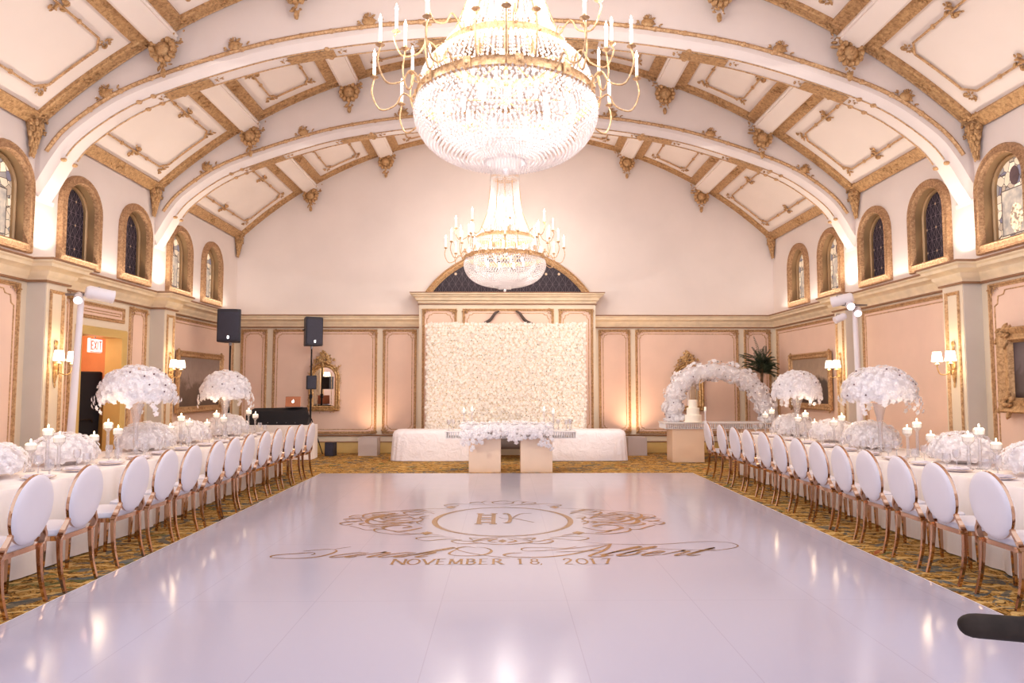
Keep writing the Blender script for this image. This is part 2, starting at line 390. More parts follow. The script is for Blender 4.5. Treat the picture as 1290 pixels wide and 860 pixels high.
def carving(mb, c, size, count, U, V, N, seed=0, flat=.35):
    """a cluster of carved acanthus lobes inside an oval patch of half size (a,b)"""
    rnd = random.Random(seed); U, V, N, c = Vector(U), Vector(V), Vector(N), Vector(c)
    for i in range(count):
        a = rnd.random() * 2 * pi; q = rnd.random() ** .6; x = cos(a) * size[0] * q; y = sin(a) * size[1] * q
        r = (.10 + .13 * rnd.random()) * min(size); L = r * (1.2 + rnd.random() * 1.6); th = a + rnd.uniform(-.9, .9)
        t = MB().ball((0, 0, 0), (L, r, r), 6, 4); m = Matrix.Rotation(th, 4, 'Z')
        for p in t.v[:]: pass
        b = len(mb.v)
        for p in t.v:
            w = m @ Vector(p); mb.v.append(tuple(c + U * (x + w.x) + V * (y + w.y) + N * (w.z * 1.0 + flat * min(size) * (1 - q) * .6)))
        mb.f += [tuple(k + b for k in f) for f in t.f]
    return mb

X, Y, Z = (1, 0, 0), (0, 1, 0), (0, 0, 1)
XL, XR, YB = -6.56, 6.67, 16.9          # side walls, back wall
Y0 = 2.9                                 # where the modelled room begins
PIL = ((6.2, 6.65), (9.5, 9.95), (12.82, 13.25))
PD = .26
CZ, VR = -1.575, 9.5                     # vault arc centre height and radius
def vz(x, r=VR): return CZ + math.sqrt(r * r - (x - CX) ** 2)
ZW = vz(XR)
def struct(o, label, cat='trim'): return tag(o, label, cat, kind='structure')

# ================================================================== THE ROOM
mb = MB(); mb.poly([(XL - 2.5, -1.5, 0), (XR + .3, -1.5, 0), (XR + .3, YB + .3, 0), (XL - 2.5, YB + .3, 0)]); mb.poly([(XL - 2.5, -1.5, -.1), (XL - 2.5, YB + .3, -.1), (XR + .3, YB + .3, -.1), (XR + .3, -1.5, -.1)])
struct(mb.build('floor', 'carpet'), 'golden patterned carpet covering the ballroom floor', 'floor')

# side walls: lower zone plain quads, upper zone with arched openings
WIN_Y = [5.75, 7.36, 8.98, 10.59, 12.19, 13.86, 15.4]
WHW, WZB, WZC = .39, 3.56, 4.32
def arch_outline(hw, zb, zc, k=14):
    return [(-hw, zb), (hw, zb)] + [(hw * cos(a), zc + hw * sin(a)) for a in [pi * i / k for i in range(k + 1)]]
def wall_cell(mb, x, y0, y1, z0, z1, yc, hw, zb, zc, flip):
    """quad ring between an arched opening and its cell rectangle"""
    cy, cz = yc, (zb + zc + hw) / 2
    def ray(th):
        dy, dz = cos(th), sin(th); t = 9
        for d, lo, hi in ((dy, y0 - cy, y1 - cy), (dz, z0 - cz, z1 - cz)):
            if d > 1e-9: t = min(t, hi / d)
            elif d < -1e-9: t = min(t, lo / d)
        return (x, cy + dy * t, cz + dz * t)
    def inner(th):
        lo, hi = 0, 3
        for _ in range(30):
            m = (lo + hi) / 2; a, b = cos(th) * m, cz + sin(th) * m
            ins = abs(a) <= hw and b >= zb and (b <= zc or a * a + (b - zc) ** 2 <= hw * hw)
            lo, hi = (m, hi) if ins else (lo, m)
        return (x, cy + cos(th) * lo, cz + sin(th) * lo)
    ths = [2 * pi * i / 48 for i in range(48)] + [math.atan2(b - cz, a - cy) % (2 * pi) for a in (y0, y1) for b in (z0, z1)] + [math.atan2(zb - cz, s * hw) % (2 * pi) for s in (-1, 1)] + [math.atan2(zc - cz, s * hw) % (2 * pi) for s in (-1, 1)]
    ths = sorted(set(round(t, 6) for t in ths))
    mb.grid([[inner(t) for t in ths], [ray(t) for t in ths]], closed_u=True)
DY0, DY1, DZ = 10.74, 11.86, 2.42
def side_wall(x, name, label, door):
    mb = MB(); zs = 3.1
    if door:
        for a, b, c, d in ((Y0, DY0, 0, zs), (DY1, YB, 0, zs), (DY0, DY1, DZ, zs)): mb.poly([(x, a, c), (x, b, c), (x, b, d), (x, a, d)])
    else: mb.poly([(x, Y0, 0), (x, YB, 0), (x, YB, zs), (x, Y0, zs)])
    lower = mb
    up = MB(); edges = [Y0] + [(WIN_Y[i] + WIN_Y[i + 1]) / 2 for i in range(len(WIN_Y) - 1)] + [YB]
    for i, yc in enumerate(WIN_Y): wall_cell(up, x, edges[i], edges[i + 1], zs, ZW + .02, yc, WHW, WZB, WZC, x > 0)
    # a shallow body behind, so that the wall has thickness
    s = 1 if x > 0 else -1
    o = up.build(name, 'plaster'); struct(o, label, 'wall')
    l2 = lower.build('dado_zone', 'cream', o)
    bk = MB(); 
    bk.poly([(x + s * .34, Y0, zs), (x + s * .34, YB, zs), (x + s * .34, YB, ZW + .02), (x + s * .34, Y0, ZW + .02)])
    bk.build('backing', 'reveal', o)
    return o
wl = side_wall(XL, 'wall_left', 'left wall, white plaster above and cream panelling below with a doorway', True)
wr = side_wall(XR, 'wall_right', 'right wall, white plaster above and cream panelling below without a doorway', False)
# back wall, gable under the vault
mb = MB(); pts = [(XL - .3, YB, 3.1), (XR + .3, YB, 3.1)] + [(CX + VR * sin(a), YB, CZ + VR * cos(a)) for a in [R(45.5 - 91 * i / 40) for i in range(41)]]
mb.poly(pts); wb = mb.build('wall_back', 'plaster', smooth=0)
struct(wb, 'back wall with a tall blank pink-white gable behind the far chandelier', 'wall')
MB().poly([(XL, YB, 0), (XR, YB, 0), (XR, YB, 3.1), (XL, YB, 3.1)]).build('dado_zone', 'cream', wb)

# vault
mb = MB(); rows = []
for yy in (Y0, YB): rows.append([(CX + VR * sin(R(a)), yy, CZ + VR * cos(R(a))) for a in [-44.2 + 88.4 * i / 64 for i in range(65)]])
mb.grid(rows); rows = [[(p[0], p[1], p[2] + .15) for p in r] for r in rows]; mb.grid([r[::-1] for r in rows])
struct(mb.build('ceiling', 'ceiling'), 'white barrel-vaulted plaster ceiling divided into coffers', 'ceiling')

# pilasters
for side, xw, s in (('left', XL, 1), ('right', XR, -1)):
    for k, (a, b) in enumerate(PIL):
        mb = MB().box((xw + s * PD / 2, (a + b) / 2, 1.665), (PD, b - a, 3.33))
        o = mb.build('trim_%d' % (1 + k + (3 if side == 'right' else 0)), 'stone', loc=(xw, (a + b) / 2, 0), smooth=0)
        where = ['nearest the camera', 'in the middle of the room', 'nearest the back wall'][k]
        struct(o, 'grey-green wall pilaster on the %s wall, the one %s' % (side, where), 'pilaster')
        f = MB(); O = (s * (PD + .001), 0, 0)
        w2 = (b - a) / 2
        f.box((s * (PD + .004), 0, 1.62), (.012, 2 * w2 - .02, 2.86)); f.build('front_face', 'cream', o, smooth=0)
        g = MB(); g.frame([(-w2 + .07, .5), (w2 - .07, .5), (w2 - .07, 2.95), (-w2 + .07, 2.95)], [(0, 0), (.004, .022), (.02, .03), (.036, .012), (.05, 0)], (s * (PD + .012), 0, 0), Y, Z, (s, 0, 0)); g.build('moulding', 'gilt_fine', o)
        g = MB().box((s * (PD + .02) / 2, 0, .14), (PD + .03, b - a + .03, .28)); g.build('plinth', 'tan', o, smooth=0)

# cornice: one profile swept round the walls and pilasters
def path_side(xw, s):
    p = [(xw, Y0)]
    for a, b in PIL: p += [(xw, a), (xw + s * PD, a), (xw + s * PD, b), (xw, b)]
    return p + [(xw, YB)]
NX0, NX1, ND = -2.05, 2.21, .3           # portal on the back wall
def sweep_xy(mb, path, prof, side):
    """sweep profile [(out, z)] along an open plan path; side +1 keeps the room on the right hand of travel"""
    n = len(path); P = [Vector(p) for p in path]; offs = []
    for i in range(n):
        d1 = (P[i] - P[i - 1]).normalized() if i else None; d2 = (P[i + 1] - P[i]).normalized() if i < n - 1 else None
        d1 = d1 or d2; d2 = d2 or d1; a = Vector((d1.y, -d1.x)) * side; b = Vector((d2.y, -d2.x)) * side; m = (a + b).normalized(); offs.append(m / max(.3, m.dot(a)))
    mb.grid([[(P[i].x + offs[i].x * d, P[i].y + offs[i].y * d, z) for i in range(n)] for d, z in prof]); return mb
pathL, pathR = path_side(XL, 1), path_side(XR, -1)
full = pathL + [(NX0, YB), (NX0, YB - ND), (NX0 + .01, YB - ND)]
C_MAIN = [(0, 3.05), (.03, 3.06), (.035, 3.09), (.05, 3.11), (.09, 3.14), (.10, 3.18), (.15, 3.215), (.19, 3.23), (.20, 3.27), (.235, 3.29), (.24, 3.325), (0, 3.34)]
C_LINE = [(.0, 3.035), (.04, 3.037), (.045, 3.062), (.03, 3.066)]
C_TOP = [(.236, 3.31), (.252, 3.312), (.254, 3.332), (.24, 3.342), (.2, 3.343)]
BASE = [(.02, 0), (.03, .005), (.03, .24), (.018, .26), (0, .265)]
CAP = [(.0, .405), (.03, .407), (.035, .425), (.02, .44), (0, .442)]
CAP2 = [(.0, .255), (.036, .257), (.036, .275), (0, .28)]
L = pathL + [(NX0, YB)]; Rr = pathR + [(NX1, YB)]
no = 10
for nm, pth, sd, d in (('left', L, 1, DY0), ('right', Rr, -1, None)):
    o = sweep_xy(MB(), pth, C_MAIN, sd).build('trim_%d' % no, 'cornice'); no += 1
    struct(o, 'cream cornice running along the %s wall and the %s half of the back wall' % (nm, nm), 'cornice')
    sweep_xy(MB(), pth, C_LINE, sd).build('lower_line', 'brown', o); sweep_xy(MB(), pth, C_TOP, sd).build('top_line', 'brown', o)
    segs = [pth] if d is None else [[p for p in pth if p[1] <= d and p[0] < 0 and p[1] < YB] + [(XL, DY0 - .14)], [(XL, DY1 + .14)] + [p for p in pth if p[1] > DY1]]
    if d is not None:
        first = [p for p in pathL if p[1] < DY0]; segs = [first + [(XL, DY0 - .14)], [(XL, DY1 + .14)] + [p for p in L if p[1] > DY1]]
    mb = MB(); m2 = MB()
    for sg in segs: sweep_xy(mb, sg, BASE, sd); sweep_xy(m2, sg, CAP, sd); sweep_xy(m2, sg, CAP2, sd)
    o = mb.build('baseboard_' + nm, 'tan'); struct(o, 'tan baseboard along the foot of the %s wall' % nm, 'baseboard'); m2.build('cap', 'brown', o)

# wall panels
PROF = [(0, 0), (.0, .02), (.014, .032), (.026, .026), (.032, .010), (.040, .010), (.046, .022), (.056, .022), (.062, 0)]
def rect(a, b, c, d, notch=0):
    if not notch: return [(a, c), (b, c), (b, d), (a, d)]
    n = notch; pts = []
    for (x, y, sx, sy) in ((a, c, 1, 1), (b, c, -1, 1), (b, d, -1, -1), (a, d, 1, -1)):
        q = [(x, y + sy * n * 1.3), (x + sx * n * .35, y + sy * n * 1.1), (x + sx * n * .45, y + sy * n * .45), (x + sx * n * 1.1, y + sy * n * .35), (x + sx * n * 1.3, y)]
        pts += q if sx * sy > 0 else q[::-1]
    return pts
def panel(name, label, O, U, N, a, b, c, d, field='pink', corner=True, notch=.1, mat='gilt_fine'):
    """a moulded wall panel from u=a..b, z=c..d"""
    Ov = Vector(O) + Vector(U) * (a + b) / 2
    h = (b - a) / 2; t = MB(); t.poly([Vector((0, 0, 0)) + Vector(U) * x + Vector(Z) * y + Vector(N) * .006 for x, y in rect(-h + .04, h - .04, c + .04, d - .04)])
    o = t.build(name, field, loc=tuple(Ov), rel=True, smooth=0); struct(o, label, 'wall panel')
    inner = rect(-h, h, c, d, 0)
    MB().frame(inner, PROF, (0, 0, 0), U, Z, N).build('moulding', mat, o)
    # a finer line inside with shaped corners
    q = rect(-h + .1, h - .1, c + .1, d - .1, notch * .8 if corner else 0)
    MB().frame(q, [(0, .006), (.004, .016), (.014, .016), (.018, .006)], (0, 0, 0), U, Z, N).build('inner_line', mat, o)
    if corner:
        for sx, sz in ((-h, c), (h, c), (h, d), (-h, d)):
            m = MB(); ux = 1 if sx < 0 else -1; uz = 1 if sz == c else -1
            cc = Vector(U) * (sx + ux * .07) + Vector(Z) * (sz + uz * .07) + Vector(N) * .03
            carving(m, cc, (.075, .075), 16, U, Z, N, int(abs(sx * 31 + sz * 17)) + 3)
            carving(m, cc + Vector(U) * ux * .10, (.07, .028), 7, U, Z, N, 5); carving(m, cc + Vector(Z) * uz * .10, (.028, .07), 7, U, Z, N, 6)
            m.build('corner_ornament', 'gilt', o)
    return o
no = 20
def pn(*a, **k):
    global no
    no += 1; return panel('trim_%d' % no, *a, **k)
BZ0, BZ1 = .46, 3.0
for lab, a, b in (('pink wall panel at the far left corner of the back wall, behind the left loudspeaker', -6.42, -5.78), ('wide pink wall panel holding the gilt mirror left of the flower wall', -5.64, -3.1), ('narrow pink wall panel directly left of the portal', -2.96, -2.14),
                  ('narrow pink wall panel directly right of the portal', 2.32, 3.1), ('wide pink wall panel behind the cake table arch', 3.22, 5.76), ('pink wall panel at the far right corner of the back wall, behind the palm', 5.9, 6.56)):
    pn(lab, (0, YB, 0), X, (0, -1, 0), a, b, BZ0, BZ1)
for side, x, s in (('left', XL, 1), ('right', XR, -1)):
    pn('large pink wall panel on the %s wall nearest the camera' % side, (x, 0, 0), Y, (s, 0, 0), 6.75, 9.36, BZ0, BZ1, notch=.2)
    pn('pink wall panel on the %s wall out by the camera end' % side, (x, 0, 0), Y, (s, 0, 0), 3.1, 6.1, BZ0, BZ1, notch=.2)
    pn('large pink wall panel carrying the landscape painting near the %s back corner' % side, (x, 0, 0), Y, (s, 0, 0), 13.36, 16.75, BZ0, BZ1, corner=False)
pn('large bare pink wall panel on the right wall between the two sconces', (XR, 0, 0), Y, (-1, 0, 0), 10.06, 12.7, BZ0, BZ1, corner=False)
pn('slim pink wall panel between the left sconce pilaster and the doorway', (XL, 0, 0), Y, (1, 0, 0), 10.02, 10.5, BZ0, BZ1, notch=.06)
pn('slim pink wall panel right of the doorway on the left wall', (XL, 0, 0), Y, (1, 0, 0), 12.1, 12.68, BZ0, BZ1, notch=.06)
pn('small oblong wall panel above the doorway', (XL, 0, 0), Y, (1, 0, 0), 10.68, 11.94, 2.68, 2.94, corner=False)

# doorway with corridor beyond
o = MB().frame([(DY0 - .14, 0), (DY1 + .14, 0), (DY1 + .14, DZ + .14), (DY0 - .14, DZ + .14)], [(0, 0), (.0, .03), (.03, .06), (.06, .05), (.1, .03), (.14, .03), (.14, -.25)], (XL, 0, 0), Y, Z, X).build('door_1', 'tan')
struct(o, 'open doorway with a tan casing in the left wall, lit corridor beyond', 'doorway')
cb = MB(); xa, xb = XL - .02, XL - 1.7
cb.poly([(xb, DY0 - 1.2, 0), (xb, DY1 + .7, 0), (xb, DY1 + .7, 2.7), (xb, DY0 - 1.2, 2.7)])
cb.poly([(xa, DY1 + .02, 0), (xb, DY1 + .7, 0), (xb, DY1 + .7, 2.7), (xa, DY1 + .02, 2.7)]); cb.poly([(xa, DY0 - .02, 0), (xb, DY0 - 1.2, 0), (xb, DY0 - 1.2, 2.7), (xa, DY0 - .02, 2.7)])
cb.poly([(xa, DY0 - .1, 2.7), (xa, DY1 + .1, 2.7), (xb, DY1 + .7, 2.7), (xb, DY0 - 1.2, 2.7)])
cw = cb.build('wall_corridor', 'corridor', smooth=0); struct(cw, 'orange-lit corridor wall seen through the doorway', 'wall')
MB().poly([(xb + .01, DY0 - 1.1, 0), (xb + .01, DY1 + .68, 0), (xb + .01, DY1 + .68, 1.55), (xb + .01, DY0 - 1.1, 1.55)]).poly([(xa, DY1 + .01, 0), (xb, DY1 + .69, 0), (xb, DY1 + .69, 1.55), (xa, DY1 + .01, 1.55)]).build('dado', 'corridor_tan', cw, smooth=0)
# slim fill strips added along the cornice to brighten the vault and gable evenly
for side, x, s in (('left', XL, 1), ('right', XR, -1)):
    for y0_, y1_ in ((6.75, 9.4), (10.05, 12.72), (13.35, 16.3)):
        t = thing('cove_fill', 'added slim fill light strip on the %s cornice, the %s of three' % (side, 'nearest' if y0_ < 7 else 'middle' if y0_ < 11 else 'farthest'), 'light', (x + s * .13, (y0_ + y1_) / 2, 3.345), group='added fill strips on the cornice')
        MB().box((0, 0, .012), (.03, y1_ - y0_, .02)).build('strip', 'white_paint', t, smooth=0)
        lamp('cove_fill_lamp', 'AREA', (0, 0, .05), 12, (1, .90, .78), (pi, s * R(28), 0), t, shape='RECTANGLE', size=.03, size_y=y1_ - y0_)
lamp('corridor_light', 'POINT', (XL - .9, 11.2, 2.3), 22, (1, .7, .42), shadow_soft_size=.15)

# portal: shallow projecting bay in the middle of the back wall
pf = YB - ND
o = MB().box(((NX0 + NX1) / 2, YB - ND / 2, 1.825), (NX1 - NX0, ND, 3.65)).build('trim_45', 'cream', smooth=0, loc=((NX0 + NX1) / 2, YB, 0))
struct(o, 'cream panelled portal projecting from the middle of the back wall behind the flowers', 'portal')
path = [(NX0, YB), (NX0, pf), (NX1, pf), (NX1, YB)]
pm = lambda prof, name, mat: sweep_xy(MB(), path, prof, -1 if False else 1)
cs = MB(); sweep_xy(cs, path, [(0, 3.6), (.02, 3.62), (.03, 3.66), (.07, 3.68), (.09, 3.74), (.14, 3.77), (.15, 3.80), (.2, 3.815), (.2, 3.85), (-.1, 3.86)], 1)
o2 = cs.build('trim_46', 'cornice'); struct(o2, 'stepped cream cornice across the top of the portal under the fanlight', 'cornice')
m = MB(); sweep_xy(m, path, [(.0, 3.575), (.03, 3.58), (.03, 3.6), (0, 3.61)], 1); sweep_xy(m, path, [(.196, 3.835), (.21, 3.84), (.208, 3.862), (.1, 3.866)], 1); m.build('bronze_line', 'brown', o2)
for lab, a, b in (('left', -1.97, -1.14), ('centre', -1.0, 1.2), ('right', 1.32, 2.15)):
    pn('pink panel at the %s of the portal, its top showing over the flower wall' % lab, (0, pf, 0), X, (0, -1, 0), a, b, .46, 3.48, notch=.14)
# swan-neck scrolls on the centre panel
pd_ = thing('swan_neck_pediment', 'dark curved swan-neck scrolls rising above the flower wall', 'pediment', (.08, pf - .05, 3.0))
for s in (-1, 1):
    m = MB(); pts = spline([(.08 + s * .72, 0, 3.0), (.08 + s * .6, 0, 3.1), (.08 + s * .42, 0, 3.2), (.08 + s * .3, 0, 3.36), (.08 + s * .2, 0, 3.42)], 6)
    m.tube([(p.x - .08, 0, p.z - 3) for p in pts], [.018 + .022 * sin(pi * i / (len(pts) - 1)) for i in range(len(pts))], 6).build('scroll', 'crest_stage', pd_)

# fanlight
h, hw = 1.08, 2.02; RR = (hw * hw + h * h) / (2 * h); cxn = (NX0 + NX1) / 2
def seg_arc(hw, h, k=30):
    Rr_ = (hw * hw + h * h) / (2 * h); a0 = math.asin(hw / Rr_)
    return [(Rr_ * sin(a0 - 2 * a0 * i / k), Rr_ * cos(a0 - 2 * a0 * i / k) - (Rr_ - h)) for i in range(k + 1)]
fz = 3.86
o = MB().poly([(cxn + x, YB - .03, fz + z) for x, z in seg_arc(1.9, .98)]).build('window_20', 'fan_glass', smooth=0, loc=(cxn, YB - .03, fz)); struct(o, 'dark segmental fanlight with gold studs above the portal', 'window')
m = MB(); arc = seg_arc(2.06, 1.12); m.frame(arc, [(0, 0), (0, .05), (.03, .08), (.05, .05), (.07, .05), (.085, .075), (.11, .06), (.15, .02), (.15, -.02)], (0, -.0, 0), X, Z, (0, -1, 0), closed=False)
m.build('arch_moulding', 'gilt_fine', o)

# clerestory windows
for side, x, s in (('left', XL, 1), ('right', XR, -1)):
    for k, yc in enumerate(WIN_Y):
        dark = k in (3, 4)
        num = k + 1 + (7 if side == 'right' else 0)
        out = arch_outline(.52, 3.43, 4.32)
        m = MB().frame(out, [(0, 0), (0, .05), (.02, .075), (.035, .06), (.095, .06), (.11, .078), (.13, .05), (.13, 0)], (0, 0, 0), Y, Z, (s, 0, 0))
        o = m.build('window_%d' % num, 'window_gilt', loc=(x, yc, 0), rel=True)
        place_ = ['behind the camera end', 'second from the camera end', 'third from the camera end, cut by the picture edge', 'fourth from the camera end', 'fifth from the camera end', 'second from the back wall', 'nearest the back wall'][k]
        struct(o, '%s arched window in a carved gilt surround on the %s wall, %s' % ('dark leaded' if dark else 'figured stained glass', side, place_), 'window')
        MB().frame(arch_outline(.389, 3.561, 4.32), [(0, .003), (0, -.14)], (0, 0, 0), Y, Z, (s, 0, 0)).build('reveal', 'reveal', o)
        MB().frame(arch_outline(.39, 3.56, 4.32), [(.003, -.13), (.003, -.1), (.03, -.09), (.05, -.11), (.05, -.15)], (0, 0, 0), Y, Z, (s, 0, 0)).build('sash', 'reveal', o)
        g = MB().poly([(-s * .145, a, b) for a, b in arch_outline(.37, 3.58, 4.32)])
        p = g.build('glass_pane', 'dark_glass' if dark else 'figure_glass', o, smooth=0)
        if not dark:
            f = MB(); rnd = random.Random(k)
            f.ball((-s * .14, 0, 4.42), (.006, .09, .13), 10, 8); f.build('oval_medallion', M['canvas_c'] if False else 'stamen', o)

# ------------------------------------------------------------------ ribs
RIB = [(-6.60, 4.26), (-6.46, 4.50), (-6.30, 4.78), (-6.05, 5.10), (-5.5, 5.51), (-4.9, 5.79), (-3.87, 6.14), (-3.06, 6.35), (-2.0, 6.52), (-1.0, 6.61), (0, 6.64)]
rp = spline([(x, z, 0) for x, z in RIB], 4); prof = [(p.x, p.y) for p in rp]; prof += [(-x, z) for x, z in prof[-2::-1]]
def rib_off(d):
    n = len(prof); o = []
    for i in range(n):
        a = Vector(prof[max(i - 1, 0)]); b = Vector(prof[min(i + 1, n - 1)]); t = (b - a).normalized(); o.append((prof[i][0] - t.y * d, prof[i][1] + t.x * d))
    return o
def arclen(P):
    L_ = [0]
    for i in range(1, len(P)): L_.append(L_[-1] + (Vector(P[i]) - Vector(P[i - 1])).length)
    return L_
def at_x(P, x):
    for i in range(len(P) - 1):
        if P[i][0] <= x <= P[i + 1][0]:
            t = (x - P[i][0]) / (P[i + 1][0] - P[i][0]); a = Vector(P[i]); b = Vector(P[i + 1]); d = (b - a).normalized(); return a + (b - a) * t, d
    return Vector(P[-1]), Vector((1, 0))
BEAM_A = [-31, -18.6, -6.2, 6.2, 18.6, 31]
ribno = 50
for k, (ya, yb) in enumerate(PIL):
    mb = MB(); y1, y2 = ya + .05, yb + .02
    lo = prof; up = [(x, vz(x + CX) + .05) if abs(x) < 6.55 else (x, ZW + .05) for x, z in prof]
    inn = rib_off(0.0)
    # near face, stepped soffit, far face
    mb.grid([[(CX + x, y1, z) for x, z in up], [(CX + x, y1, z) for x, z in rib_off(.10)], [(CX + x, y1 + .05, z) for x, z in rib_off(.05)], [(CX + x, y1 + .07, z) for x, z in rib_off(0)], [(CX + x, y2 - .07, z) for x, z in rib_off(0)], [(CX + x, y2 - .05, z) for x, z in rib_off(.05)], [(CX + x, y2, z) for x, z in rib_off(.10)], [(CX + x, y2, z) for x, z in up]])
    # feet closed against the wall
    for s in (-1, 1):
        x0 = s * 6.60; xw = XL - CX if s < 0 else XR - CX
        mb.poly([(CX + x0, y1, 4.26), (CX + x0, y2, 4.26), (xw + CX, y2, 4.2), (xw + CX, y1, 4.2)])
    where = ['nearest the camera', 'in the middle of the room', 'farthest from the camera'][k]
    o = mb.build('trim_%d' % ribno, 'plaster', smooth=.5); ribno += 1
    struct(o, 'white plaster arch spanning the vault, the one %s' % where, 'arch')
    # gilt moulding on both faces, thin gilt lines on the soffit
    mo = rib_off(.19); Ls = [i for i, p in enumerate(mo) if abs(p[0]) < 6.5]; mo2 = [mo[i] for i in Ls]
    m = MB()
    for yy in (y1 - .02, y2 + .02):
        m.tube([(CX + x, yy, z) for x, z in mo2], .028, 6)
        kn = 0
        for j in range(-16, 17):
            p, d = at_x(mo2, j * .42); 
            if abs(p.x) < 6.2: m.ball((CX + p.x, yy, p.y), (.05, .03, .04), 6, 4)
    m.build('face_moulding', 'gilt_fine', o)
    m = MB()
    so = rib_off(-.008)
    for yy in (y1 + .085, y2 - .085):
        seg = [(CX + x, yy, z) for x, z in so if abs(x) < 6.28]
        m.tube(seg, .011, 4)
        for xx in (-6.28, -5.25, -5.05, -2.6, 2.6, 5.05, 5.25, 6.28, 0): p, d = at_x(so, xx); m.ball((CX + p.x, yy, p.y), (.05, .04, .03), 6, 4)
    m.build('soffit_line', 'gilt_fine', o)
    for xx in (-5.62, -3.85, -1.98, 0, 1.98, 3.85, 5.62):
        p, d = at_x(mo2, xx); m = MB(); t = Vector((d.x, 0, d.y)); nn = Vector((-d.y, 0, d.x))
        c0 = Vector((CX + p.x, y1 - .03, p.y)) + nn * .07
        m.ball(c0, (.1, .035, .07), 8, 5)
        carving(m, c0 - nn * .02, (.2, .06), 18, t, nn, (0, -1, 0), 11); carving(m, c0 + nn * .05, (.08, .09), 12, t, nn, (0, -1, 0), 12)
        m.build('crest', 'gilt', o)
    for a in BEAM_A:
        xx = 9.2 * sin(R(a)) * .97; p, d = at_x(so, xx); m = MB(); t = Vector((d.x, 0, d.y)); nn = Vector((d.y, 0, -d.x))
        c0 = Vector((CX + p.x, (y1 + y2) / 2, p.y)); hwid = (y2 - y1) / 2 - .1
        q = []
        for e in (-.34, -.2, 0, .2, .34):
            pp, dd = at_x(so, xx + e * d.x); q.append([(CX + pp.x, c0.y - hwid, pp.y - .012), (CX + pp.x, c0.y + hwid, pp.y - .012)])
        m.grid(q); carving(m, c0, (.3, hwid * .8), 26, t, Y, nn, 21, .05)
        for e in (-.42, .42):
            pp, dd = at_x(so, xx + e * d.x); carving(m, (CX + pp.x, c0.y, pp.y), (.12, .05), 8, t, Y, nn, 22, .05)
        m.build('soffit_plaque', 'gilt', o)

# ------------------------------------------------------------------ coffers: gilt borders, beams, inner mouldings, corbels
BAYS = [(6.67, 9.53, 'near'), (9.97, 12.85, 'middle'), (13.27, 16.9, 'far')]
def vp(a, y, drop=0): r = VR - drop; return Vector((CX + r * sin(a), y, CZ + r * cos(a)))
def vn(a): return Vector((-sin(a), 0, -cos(a)))
def vband(mb, a0, a1, y0, y1, d0=.0, th=.05, k=8):
    """raised band on the vault between angles and y"""
    A = [a0 + (a1 - a0) * i / k for i in range(k + 1)]
    mb.grid([[vp(a, y0, 0) for a in A], [vp(a, y0, th) for a in A], [vp(a, y0 + (y1 - y0) * .12, th * 1.25) for a in A], [vp(a, y0 + (y1 - y0) * .2, th) for a in A], [vp(a, y0 + (y1 - y0) * .8, th) for a in A], [vp(a, y0 + (y1 - y0) * .88, th * 1.25) for a in A], [vp(a, y1, th) for a in A], [vp(a, y1, 0) for a in A]])
    for a in (a0, a1): mb.poly([vp(a, y0, 0), vp(a, y1, 0), vp(a, y1, th), vp(a, y0, th)])
tn = 60
ANG = [-44.1] + BEAM_A + [44.1]
BW, GB = .18, .2          # beam half width, gilt band width (m)
ordc = ['first', 'second', 'third', 'fourth', 'fifth', 'sixth', 'seventh']
